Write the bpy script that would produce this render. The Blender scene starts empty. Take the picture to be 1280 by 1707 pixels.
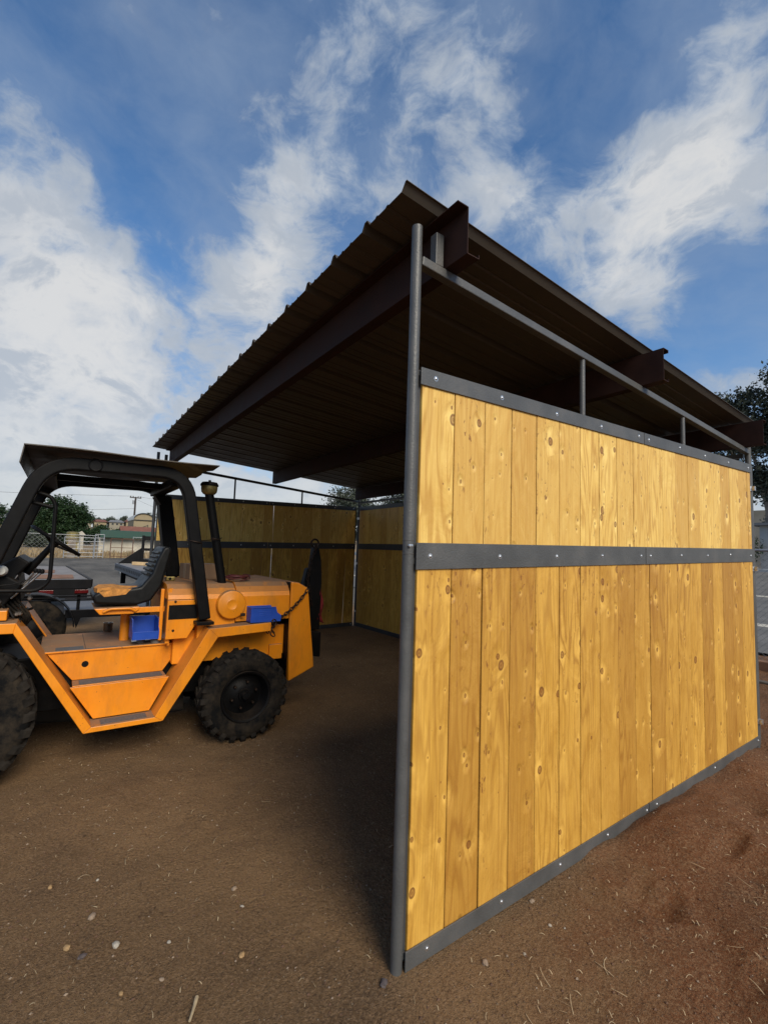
import bpy, math, random
import numpy as np
from mathutils import Vector, Matrix
random.seed(7); RNG = np.random.default_rng(11)
scene = bpy.context.scene
COL = scene.collection
R = math.radians

# ------------------------------------------------------------------ camera
F, YAW, PITCH, ROLL = 772.35, -0.9664, 0.0826, 0.0333
CP = Vector((1.4645, -1.1338, 1.5518))
_fw = Vector((math.sin(YAW)*math.cos(PITCH), math.cos(YAW)*math.cos(PITCH), math.sin(PITCH)))
_r0 = Vector((math.cos(YAW), -math.sin(YAW), 0)); _u0 = _r0.cross(_fw)
_r = _r0*math.cos(ROLL) + _u0*math.sin(ROLL); _u = -_r0*math.sin(ROLL) + _u0*math.cos(ROLL)
cam_d = bpy.data.cameras.new('camera'); cam = bpy.data.objects.new('camera', cam_d); COL.objects.link(cam)
cam_d.sensor_fit = 'VERTICAL'; cam_d.sensor_height = 24; cam_d.lens = F/1707*24
cam_d.clip_start = 0.05; cam_d.clip_end = 3000
m = Matrix((( _r.x, _u.x, -_fw.x, CP.x), (_r.y, _u.y, -_fw.y, CP.y), (_r.z, _u.z, -_fw.z, CP.z), (0,0,0,1)))
cam.matrix_world = m
scene.camera = cam
def ray(u, v): return _fw + _r*((u-640)/F) - _u*((v-853.5)/F)
def at(u, v, ax, val):
    """survey helper: the world point seen at photo pixel (u,v) that lies on the plane axis=val"""
    d = ray(u, v); t = (val-CP[ax])/d[ax]; return CP + d*t

# ------------------------------------------------------------------ light and sky
SUN_EL, SUN_AZ = 36.0, (1.0, -0.05)      # azimuth as a vector towards the sun
az = Vector((SUN_AZ[0], SUN_AZ[1])).normalized()
sdir = Vector((az.x*math.cos(R(SUN_EL)), az.y*math.cos(R(SUN_EL)), math.sin(R(SUN_EL))))
sl = bpy.data.lights.new('sun', 'SUN'); sl.energy = 3.05; sl.angle = R(32); sl.color = (1.0, 0.89, 0.72)
so = bpy.data.objects.new('sun', sl); COL.objects.link(so); so.location = (20, -10, 30)
so.rotation_euler = sdir.to_track_quat('Z', 'Y').to_euler()
scene.view_settings.view_transform = 'Standard'; scene.view_settings.look = 'None'
scene.view_settings.exposure = 0.2; scene.view_settings.gamma = 1.0
scene.view_settings.use_curve_mapping = False

class NT:
    def __init__(s, tree): s.t = tree; s.n = tree.nodes; s.l = tree.links
    def node(s, ty, ins=None, **kw):
        n = s.n.new(ty)
        for k, v in kw.items(): setattr(n, k, v)
        if ins:
            for k, v in ins.items(): s.set(n, k, v)
        return n
    def set(s, n, k, v):
        sock = n.inputs[k]
        if isinstance(v, bpy.types.NodeSocket): s.l.new(v, sock)
        elif isinstance(v, (tuple, list)):
            v = tuple(v)
            if len(sock.default_value) == 4 and len(v) == 3: v = v + (1,)
            sock.default_value = v
        else: sock.default_value = v
    def math(s, op, a, b=None, c=None, clamp=False):
        n = s.n.new('ShaderNodeMath'); n.operation = op; n.use_clamp = clamp
        s.set(n, 0, a)
        if b is not None: s.set(n, 1, b)
        if c is not None: s.set(n, 2, c)
        return n.outputs[0]
    def vm(s, op, a, b=None, out=0):
        n = s.n.new('ShaderNodeVectorMath'); n.operation = op
        s.set(n, 0, a)
        if b is not None: s.set(n, 1, b)
        return n.outputs[out]
    def noise(s, vec, scale, detail=4, rough=.55, dist=0, dim='3D'):
        n = s.node('ShaderNodeTexNoise', {'Scale': scale, 'Detail': detail, 'Roughness': rough, 'Distortion': dist}, noise_dimensions=dim)
        if vec is not None: s.l.new(vec, n.inputs['Vector'])
        return n.outputs['Fac']
    def mapr(s, v, a, b, c=0.0, d=1.0, smooth=False):
        n = s.node('ShaderNodeMapRange', {'Value': v, 'From Min': a, 'From Max': b, 'To Min': c, 'To Max': d})
        if smooth: n.interpolation_type = 'SMOOTHSTEP'
        return n.outputs[0]
    def mix(s, f, a, b, mode='MIX'):
        n = s.n.new('ShaderNodeMix'); n.data_type = 'RGBA'; n.blend_type = mode
        s.set(n, 0, f); s.set(n, 6, a); s.set(n, 7, b)
        return n.outputs[2]
    def comb(s, x, y, z):
        return s.node('ShaderNodeCombineXYZ', {0: x, 1: y, 2: z}).outputs[0]
    def sep(s, v):
        n = s.node('ShaderNodeSeparateXYZ', {0: v}); return n.outputs

world = bpy.data.worlds.new('World'); scene.world = world; world.use_nodes = True
w = NT(world.node_tree); w.n.clear()
wo = w.node('ShaderNodeOutputWorld'); bg = w.node('ShaderNodeBackground')
sky = w.node('ShaderNodeTexSky', sky_type='NISHITA'); sky.sun_disc = False
sky.sun_elevation = R(SUN_EL); sky.sun_rotation = math.atan2(az.x, az.y)
sky.air_density = 1.0; sky.dust_density = 0.6; sky.ozone_density = 2.5
gen = w.node('ShaderNodeTexCoord').outputs['Generated']
dn = w.vm('NORMALIZE', gen)
gx, gy, gzz = w.sep(dn)
# clouds lie on a high flat layer: project the view direction on it
den = w.math('ADD', w.math('MAXIMUM', gzz, 0.0), 0.16)
pl = w.comb(w.math('DIVIDE', gx, den), w.math('DIVIDE', gy, den), 0.0)
warp = w.node('ShaderNodeTexNoise', {'Vector': dn, 'Scale': 5.0, 'Detail': 3.0}).outputs['Color']
plw = w.vm('ADD', pl, w.vm('MULTIPLY', w.vm('SUBTRACT', warp, (.5,.5,.5)), (.55,.55,0)))
dz3 = w.vm('ADD', w.vm('MULTIPLY', dn, (1,1,1.5)), w.vm('MULTIPLY', w.vm('SUBTRACT', warp, (.5,.5,.5)), (.16,.16,.16)))
n1 = w.noise(w.vm('ADD', dz3, (3.1, 7.7, 0)), 3.6, 8, .60, .1)
n2 = w.noise(w.vm('ADD', dz3, (11.3, 2.2, 4)), 10.0, 8, .62, .15)
cl = w.math('ADD', w.math('MULTIPLY_ADD', n1, .95, -.215), w.math('MULTIPLY_ADD', n2, .70, -.11))
cl = w.math('SUBTRACT', cl, .16)
blobs = [  # photo px, radius px, weight
 (90,320,120,.12),(10,430,130,.15),(190,480,110,.13),(320,540,90,.10),(440,450,75,.20),(500,285,75,.20),(600,320,70,.10),(420,290,50,.10),(690,125,110,.19),(560,60,90,.09),(780,170,60,.08),(400,40,90,.04),(860,90,90,.04),
 (1120,235,75,.21),(1190,300,80,.15),(1260,250,70,.10),(1250,380,80,.13),(1040,340,80,.15),(960,340,60,.11),(1080,410,60,.08),(820,290,70,.26),(900,330,60,.18),(1010,480,80,.26),(1120,520,50,.12),(1110,520,50,.10),(1210,60,80,.08),
 (60,600,120,.10),(190,640,60,.14),(200,720,220,.16),(1260,640,50,.12),(500,500,90,.10),(30,110,100,.04),
 (230,190,110,-.14),(320,330,70,-.15),(300,110,90,-.07),(480,180,60,-.10),(600,400,70,-.06),(640,235,60,-.08),(980,170,100,-.14),(960,60,90,-.07),(90,190,60,-.06),(1200,490,110,-.14),(740,240,50,-.07),(1080,120,70,-.06),(950,250,40,-.06),(360,400,40,-.08),(120,560,50,-.05)]
acc = cl
for (u, v, rp, wt) in blobs:
    d = ray(u, v).normalized(); c = 0.7/((rp/F)**2)
    c *= (1+((u-640)/F)**2+((v-853)/F)**2)
    dt = w.vm('DOT_PRODUCT', dn, tuple(d), out=1)
    e = w.math('EXPONENT', w.math('MULTIPLY', w.math('SUBTRACT', dt, 1.0), 2*c))
    acc = w.math('MULTIPLY_ADD', e, wt, acc)
hz = w.mapr(gzz, 0.42, 0.02, 0, .34, True)
acc2 = w.math('ADD', acc, hz)
veil = w.math('MULTIPLY', w.mapr(n1, .36, .66), .42)
dens = w.math('MAXIMUM', w.mapr(acc2, .33, .66, 0, 1, True), veil)
thick = w.mapr(acc2, .46, .80, 0, 1, True)
ccol = w.mix(thick, (.31, .38, .48), (.63, .63, .625))
ccol = w.mix(w.mapr(n2, .46, .62, 0, .7, True), ccol, (.34, .39, .46))
ccol = w.mix(w.mapr(gzz, .30, 0.0, 0, .7, True), ccol, (.50, .525, .55))
skyc = w.mix(1.0, sky.outputs[0], (.082, .112, .132), 'MULTIPLY')
mixc = w.mix(w.math('MULTIPLY', dens, .94), skyc, ccol)
w.set(bg, 'Color', mixc); bg.inputs['Strength'].default_value = 1.0
w.l.new(bg.outputs[0], wo.inputs[0])
world.cycles.sampling_method = 'MANUAL'; world.cycles.sample_map_resolution = 512

# ------------------------------------------------------------------ materials
def mat(name, base, rough=.6, metal=0.0, spec=.5):
    mt = bpy.data.materials.new(name); mt.use_nodes = True
    t = NT(mt.node_tree); b = t.n['Principled BSDF']
    b.inputs['Roughness'].default_value = rough; b.inputs['Metallic'].default_value = metal
    b.inputs['Specular IOR Level'].default_value = spec
    if base: t.set(b, 'Base Color', base)
    return mt, t, b
def bump(t, b, h, strength, dist=.01):
    n = t.node('ShaderNodeBump', {'Height': h, 'Strength': strength, 'Distance': dist})
    t.l.new(n.outputs[0], b.inputs['Normal']); return n
def pos(t): return t.node('ShaderNodeNewGeometry').outputs['Position']
def simple(name, base, rough=.6, metal=0.0, var=.18, scale=8, bmp=.0, bscale=60, spec=.5, dust=0.0, dcol=(.20,.14,.09)):
    mt, t, b = mat(name, None, rough, metal, spec)
    p = pos(t); n = t.noise(p, scale, 5, .6)
    dark = tuple(c*(1-var) for c in base); lite = tuple(min(1, c*(1+var)) for c in base)
    c = t.mix(t.mapr(n, .3, .7), dark, lite)
    if dust:
        nz = t.sep(t.node('ShaderNodeNewGeometry').outputs['Normal'])[2]
        f = t.math('MULTIPLY', t.mapr(nz, .3, .95), t.mapr(t.noise(p, 14, 5, .7), .30, .62))
        f = t.math('MULTIPLY', f, dust)
        spk = t.math('MULTIPLY', t.mapr(t.noise(p, 5, 6, .7), .52, .75), dust*.35)
        f = t.math('MAXIMUM', f, spk)
        c = t.mix(f, c, dcol)
        t.set(b, 'Roughness', t.mapr(f, 0, 1, rough, .9))
    else:
        t.set(b, 'Roughness', t.mapr(n, .3, .7, max(.05, rough-.08), min(1, rough+.08)))
    t.set(b, 'Base Color', c)
    if bmp: bump(t, b, t.noise(p, bscale, 3, .5), bmp, .004)
    return mt

M = {}
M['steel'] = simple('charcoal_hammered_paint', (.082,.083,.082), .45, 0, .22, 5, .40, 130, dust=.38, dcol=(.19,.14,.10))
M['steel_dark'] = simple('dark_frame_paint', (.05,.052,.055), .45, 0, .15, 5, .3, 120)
M['galv'] = simple('galvanised_steel', (.55,.56,.57), .35, .9, .15, 30)
M['oxide'] = simple('red_oxide_primer', (.034,.016,.012), .7, 0, .3, 7, .1, 60, spec=.15)
M['roof'] = simple('tan_roof_sheet', (.070,.058,.044), .5, 0, .10, 3)
M['black'] = simple('black_paint', (.0055,.0055,.006), .50, 0, .3, 12, .1, 90, spec=.12, dust=.12)
M['blackm'] = simple('black_trailer_paint', (.007,.007,.008), .5, 0, .3, 6, spec=.12, dust=.10)
M['vinyl'] = simple('black_vinyl', (.006,.0065,.007), .45, 0, .2, 20, .25, 200, spec=.25)
M['foam'] = simple('seat_foam', (.50,.22,.05), .9, 0, .45, 25, .6, 120)
M['blue'] = simple('blue_plastic', (.018,.075,.42), .42, 0, .1, 10)
M['card'] = simple('cardboard', (.27,.17,.10), .85, 0, .12, 9)
M['cream'] = simple('cream_stucco', (.29,.235,.145), .9, 0, .08, .6)
M['cream2'] = simple('pale_stucco', (.26,.235,.18), .9, 0, .12, .6)
M['white'] = simple('white_wall', (.46,.42,.34), .9, 0, .2, .8)
M['redroof'] = simple('terracotta_roof', (.19,.075,.05), .85, 0, .2, 1.2)
M['greyroof'] = simple('grey_shingle', (.17,.17,.17), .9, 0, .2, 1.0)
M['green'] = simple('green_awning', (.018,.06,.045), .7, 0, .2, 1)
M['glassd'] = simple('dark_window', (.03,.035,.04), .2)
M['block'] = simple('grey_block', (.40,.41,.40), .9, 0, .12, .8)
M['timber'] = simple('old_timber', (.22,.11,.06), .9, 0, .35, 3, .5, 30)
M['lumber'] = simple('pale_lumber', (.60,.42,.22), .8, 0, .2, 6)
M['wire'] = simple('grey_wire', (.20,.20,.20), .6, .4)
M['metalg'] = simple('grey_gate_tube', (.33,.34,.35), .5, .5)
M['rust'] = simple('rusty_tube', (.13,.065,.04), .8)
M['chain'] = simple('oily_chain', (.045,.028,.02), .5, .7, .5, 60)
M['red'] = simple('red_cloth', (.16,.008,.008), .85, 0, .2, 30)
M['redl'] = simple('red_lens', (.09,.006,.007), .2)
M['cable'] = simple('dark_red_cable', (.10,.02,.02), .5)
M['chrome'] = simple('tarnished_steel', (.30,.27,.24), .3, .9, .3, 30)
M['plank'] = simple('grey_deck_planks', (.22,.20,.185), .85, 0, .25, 5, .4, 40)
M['deckgrey'] = simple('grey_steel_deck', (.13,.135,.145), .6, 0, .2, 5)
M['gripg'] = simple('grey_grip_tape', (.10,.10,.105), .95, 0, .25, 60, .6, 300)
M['cloth'] = simple('pale_rag', (.55,.55,.52), .9)
M['brass'] = simple('dirty_brass', (.28,.22,.08), .4, .6, .3, 40)
M['stone'] = simple('stone', (.26,.19,.13), .85, 0, .3, 60, .4, 90)
M['stone_d'] = simple('dark_stone', (.09,.07,.065), .8, 0, .3, 60, .4, 90)
M['stone_w'] = simple('white_stone', (.34,.30,.24), .8, 0, .3, 60, .4, 90)
M['stone_y'] = simple('tan_stone', (.32,.20,.09), .8, 0, .3, 60, .4, 90)
M['straw'] = simple('straw', (.42,.32,.19), .85, 0, .3, 30)
M['weeds'] = simple('dry_weeds', (.30,.22,.12), .9, 0, .3, 2)
M['bark'] = simple('pale_bark', (.27,.22,.17), .9, 0, .35, 2.5, .5, 10)
M['barkd'] = simple('dark_bark', (.10,.08,.06), .9, 0, .3, 3)
M['pole'] = simple('utility_pole_wood', (.05,.042,.038), .9)
M['mesh_g'] = M['wire']

def orange():
    mt, t, b = mat('orange_paint', None, .36)
    p = pos(t)
    c = t.mix(t.mapr(t.noise(p, 2.2, 5, .6), .3, .7), (.78,.235,.006), (.86,.30,.012))
    nz = t.sep(t.node('ShaderNodeNewGeometry').outputs['Normal'])[2]
    n = t.noise(p, 9, 7, .72)
    top = t.math('MULTIPLY', t.mapr(nz, .35, .9), t.mapr(n, .22, .46, .35, .95))
    c = t.mix(top, c, (.23,.145,.085))                          # dust lying on the upper faces
    grime = t.math('MULTIPLY', t.mapr(t.noise(t.vm('MULTIPLY', p, (1,1,.35)), 6, 6, .7), .46, .74), .55)
    c = t.mix(grime, c, (.33,.13,.03))
    chip = t.mapr(t.noise(p, 38, 4, .6), .69, .71)
    c = t.mix(t.math('MULTIPLY', chip, .85), c, (.055,.03,.022))
    t.set(b, 'Base Color', c)
    t.set(b, 'Roughness', t.math('MAXIMUM', t.mapr(n, .3, .7, .30, .5), t.math('MULTIPLY', top, .9)))
    bump(t, b, t.noise(p, 20, 3), .05, .004)
    return mt
M['orange'] = orange()

def rubber():
    mt, t, b = mat('worn_rubber', None, .85, 0, .10)
    p = pos(t)
    f = t.math('MULTIPLY', t.mapr(t.noise(p, 9, 6, .7), .40, .66), .6)
    c = t.mix(f, (.006,.0062,.0065), (.06,.045,.03))
    t.set(b, 'Base Color', c); bump(t, b, t.noise(p, 70, 4), .3, .003)
    return mt
M['rubber'] = rubber()
M['lug'] = simple('dusty_tread', (.019,.016,.013), .9, 0, .6, 14, .3, 60, spec=.15)

def wood(name, hi, lo, mid):
    mt, t, b = mat(name, None, .5, 0, .45)
    uv = t.node('ShaderNodeUVMap', uv_map='UVMap').outputs[0]
    at_ = t.node('ShaderNodeAttribute', attribute_name='bid')
    bid = t.math('MULTIPLY', at_.outputs['Fac'], 1.0)
    ux, uy, _ = t.sep(uv)
    off = t.math('MULTIPLY', bid, 7.37)
    off2 = t.math('MULTIPLY', bid, 3.91)
    U = t.math('ADD', ux, off); V = t.math('ADD', uy, off2)
    knots = None; halo = None; bend = None; rings = None
    for (su, sv, r0, sz) in ((6.6, 5.0, 0.0, .118), (12.0, 8.0, 31.0, .075)):
        vec = t.comb(t.math('MULTIPLY_ADD', U, su, r0), t.math('MULTIPLY_ADD', V, sv, r0), 0.0)
        wob = t.noise(vec, 2.2, 3, .6)
        vo = t.node('ShaderNodeTexVoronoi', {'Vector': vec, 'Scale': 1.0, 'Randomness': 1.0}, voronoi_dimensions='2D')
        d = t.math('ADD', vo.outputs['Distance'], t.math('MULTIPLY', t.math('SUBTRACT', wob, .5), .11))
        rnd = t.sep(vo.outputs['Color'])[0]
        size = t.math('MULTIPLY', t.math('POWER', t.mapr(rnd, .55 if r0 == 0 else .60, 1.0, 0.004, 1.0), 1.25), sz)
        k = t.math('DIVIDE', d, size)
        core = t.mapr(k, 1.0, .72, 0, 1, True)
        ring = t.math('MULTIPLY', t.mapr(t.math('ABSOLUTE', t.math('SUBTRACT', k, .9)), .30, 0.0, 0, 1, True), 1.0)
        inr = t.math('MULTIPLY', core, t.math('MULTIPLY_ADD', t.math('SINE', t.math('MULTIPLY', k, 11.0)), .12, .72))
        hl = t.math('MULTIPLY', t.mapr(k, 4.6, 1.0, 0, 1, True), t.mapr(size, .01, .06))
        bd = t.math('MULTIPLY', t.math('EXPONENT', t.math('MULTIPLY', t.math('MULTIPLY', k, k), -.07)), t.math('MULTIPLY', size, 13.0))
        if knots is None: knots, rings, halo, bend = inr, ring, hl, bd
        else:
            knots = t.math('MAXIMUM', knots, inr); rings = t.math('MAXIMUM', rings, ring)
            halo = t.math('MAXIMUM', halo, hl); bend = t.math('ADD', bend, bd)
    gv = t.comb(t.math('MULTIPLY', U, 7.0), t.math('MULTIPLY', V, .62), bid)
    gn = t.noise(gv, 1.0, 2.5, .5)
    ph = t.math('ADD', t.math('MULTIPLY', gn, 88.0), t.math('MULTIPLY', bend, 5.0))
    g = t.math('MULTIPLY_ADD', t.math('SINE', ph), .5, .5)
    g = t.math('POWER', g, 2.6)
    fine = t.noise(t.comb(t.math('MULTIPLY', U, 160.0), t.math('MULTIPLY', V, 3.5), bid), 1.0, 3, .6)
    wide = t.noise(t.comb(t.math('MULTIPLY', U, 8.0), t.math('MULTIPLY', V, 3.0), t.math('MULTIPLY', bid, 3.0)), 1.0, 4, .6, 1.6)
    gstr = t.mapr(t.noise(t.comb(t.math('MULTIPLY', U, 4.0), t.math('MULTIPLY', V, .8), t.math('ADD', bid, 9.0)), 1.0, 2), .36, .64, .10, .70)
    c = t.mix(t.mapr(wide, .30, .72), lo, hi)
    c = t.mix(t.math('MULTIPLY', g, gstr), c, mid)
    c = t.mix(t.mapr(fine, .35, .70, 0, .40), c, mid)
    # board to board tone
    wn = t.node('ShaderNodeTexWhiteNoise', {'W': bid}, noise_dimensions='1D').outputs['Value']
    c = t.mix(t.math('MULTIPLY', t.math('POWER', wn, 1.6), .62), c, mid)
    c = t.mix(t.math('MULTIPLY', halo, t.mapr(wide, .42, .62, .05, .75)), c, (hi[0]*1.12, hi[1]*1.15, hi[2]*1.25))
    # brushed-on darker flecks beside the knots and pith marks
    fl = t.noise(t.comb(t.math('MULTIPLY', U, 55.0), t.math('MULTIPLY', V, 20.0), bid), 1.0, 3, .6)
    flm = t.math('MULTIPLY', t.mapr(fl, .60, .66), t.mapr(t.noise(t.comb(t.math('MULTIPLY', U, 5.0), t.math('MULTIPLY', V, .7), t.math('ADD', bid, 4.0)), 1.0, 2), .54, .62))
    c = t.mix(t.math('MULTIPLY', flm, .75), c, (.20,.07,.02))
    c = t.mix(t.math('MULTIPLY', rings, .80), c, (.095,.028,.008))
    c = t.mix(t.math('MULTIPLY', knots, .95), c, (.20,.066,.016))
    t.set(b, 'Base Color', c)
    h = t.math('ADD', t.math('MULTIPLY', wide, .9), t.math('MULTIPLY', fine, .10))
    h = t.math('ADD', h, t.math('MULTIPLY', t.math('MULTIPLY', halo, wn), .8))
    bump(t, b, h, .65, .014)
    t.set(b, 'Roughness', t.mapr(fine, .3, .7, .42, .6))
    return mt
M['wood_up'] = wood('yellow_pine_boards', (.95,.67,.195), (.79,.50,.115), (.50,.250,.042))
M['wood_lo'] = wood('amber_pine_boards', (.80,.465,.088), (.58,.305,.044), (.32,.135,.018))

def dirt():
    mt, t, b = mat('dirt_ground', None, .93, 0, .25)
    p = pos(t); x, y, z = t.sep(p)
    a = t.noise(p, .9, 6, .6); f = t.noise(p, 26, 6, .68); g = t.noise(p, 5, 5, .62)
    c = t.mix(t.mapr(a, .35, .65), (.265,.158,.074), (.140,.080,.036))
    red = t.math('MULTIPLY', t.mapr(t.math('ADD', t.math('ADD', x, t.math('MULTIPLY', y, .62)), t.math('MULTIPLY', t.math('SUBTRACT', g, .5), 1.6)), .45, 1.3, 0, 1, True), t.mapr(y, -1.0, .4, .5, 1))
    c = t.mix(t.math('MULTIPLY', red, .85), c, (.165,.058,.021))  # red soil, also painted darker to offset the stronger sunlight on this side
    blot = t.math('MULTIPLY', t.mapr(t.noise(p, 3.4, 6, .7), .60, .68), t.mapr(t.noise(p, 22, 4, .7), .38, .6, .2, .85))
    c = t.mix(blot, c, (.050,.030,.018))
    moist = t.mapr(t.noise(p, 2.3, 5, .6), .52, .70, 0, .5)
    c = t.mix(moist, c, (.105,.062,.034))
    c = t.mix(t.mapr(t.noise(p, 75, 5, .85), .46, .64, 0, .75), c, (.33,.21,.115))
    c = t.mix(t.mapr(t.noise(p, 95, 4, .8), .52, .66, 0, .8), c, (.060,.036,.022))
    vo = t.node('ShaderNodeTexVoronoi', {'Vector': p, 'Scale': 55.0}); r = t.sep(vo.outputs['Color'])
    sp = t.math('MULTIPLY', t.mapr(vo.outputs['Distance'], .22, .14), t.math('GREATER_THAN', r[0], .90))
    c = t.mix(t.math('MULTIPLY', sp, .8), c, (.36,.27,.18))
    # yard gravel far to the left
    far = t.mapr(t.math('ADD', x, t.math('MULTIPLY', t.math('SUBTRACT', t.noise(p, .5, 3), .5), 6.0)), -8.0, -10.5, 0, 1, True)
    n8 = t.noise(t.vm('MULTIPLY', p, (.35, 1.2, 1)), .35, 5, .6)
    gr = t.mix(t.mapr(n8, .42, .60), (.105,.097,.085), (.20,.18,.15))
    gr = t.mix(t.mapr(t.noise(p, 11, 5, .8), .4, .7, 0, .7), gr, (.045,.043,.04))
    c = t.mix(far, c, gr)
    ff = t.mapr(x, -45.5, -47.5)
    c = t.mix(ff, c, (.26,.19,.11))
    t.set(b, 'Base Color', c)
    h = t.math('ADD', t.math('MULTIPLY', g, .45), t.math('MULTIPLY', f, .26))
    h = t.math('ADD', h, t.math('MULTIPLY', sp, .15))
    v2 = t.node('ShaderNodeTexVoronoi', {'Vector': t.vm('ADD', p, t.vm('MULTIPLY', t.node('ShaderNodeTexNoise', {'Vector': p, 'Scale': 30.0}).outputs['Color'], (.03,.03,.03))), 'Scale': 62.0}).outputs['Distance']
    v3 = t.node('ShaderNodeTexVoronoi', {'Vector': p, 'Scale': 170.0}).outputs['Distance']
    h = t.math('SUBTRACT', h, t.math('MULTIPLY', v2, t.mapr(t.noise(p, 7, 3), .40, .62, .02, .11)))
    h = t.math('SUBTRACT', h, t.math('MULTIPLY', v3, .06))
    h = t.math('ADD', h, t.math('MULTIPLY', t.noise(p, 120, 5, .8), .17))
    bump(t, b, h, 1.0, .065)
    return mt
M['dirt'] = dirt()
def asphalt():
    mt, t, b = mat('worn_asphalt', None, .9)
    p = pos(t)
    c = t.mix(t.mapr(t.noise(p, .8, 6, .6), .35, .65), (.11,.105,.095), (.17,.16,.145))
    c = t.mix(t.mapr(t.noise(p, 30, 3, .7), .5, .7, 0, .4), c, (.06,.06,.06))
    t.set(b, 'Base Color', c); return mt
M['asphalt'] = asphalt()
def leafmat(name, a, bb):
    mt, t, b = mat(name, None, .6, 0, .3)
    p = pos(t)
    oi = t.noise(p, 1.1, 4, .7); fi = t.noise(p, 9, 2)
    c = t.mix(t.mapr(t.math('ADD', t.math('MULTIPLY', oi, .6), t.math('MULTIPLY', fi, .4)), .38, .62), a, bb)
    t.set(b, 'Base Color', c)
    return mt
M['leaf'] = leafmat('dark_green_leaves', (.007,.018,.006), (.024,.055,.014))
M['euc'] = leafmat('grey_green_leaves', (.020,.028,.018), (.085,.095,.065))
M['farleaf'] = leafmat('distant_leaves', (.035,.048,.035), (.075,.09,.06))
M['hill'] = simple('hill_scrub', (.13,.14,.10), .95, 0, .35, .12)

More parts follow.
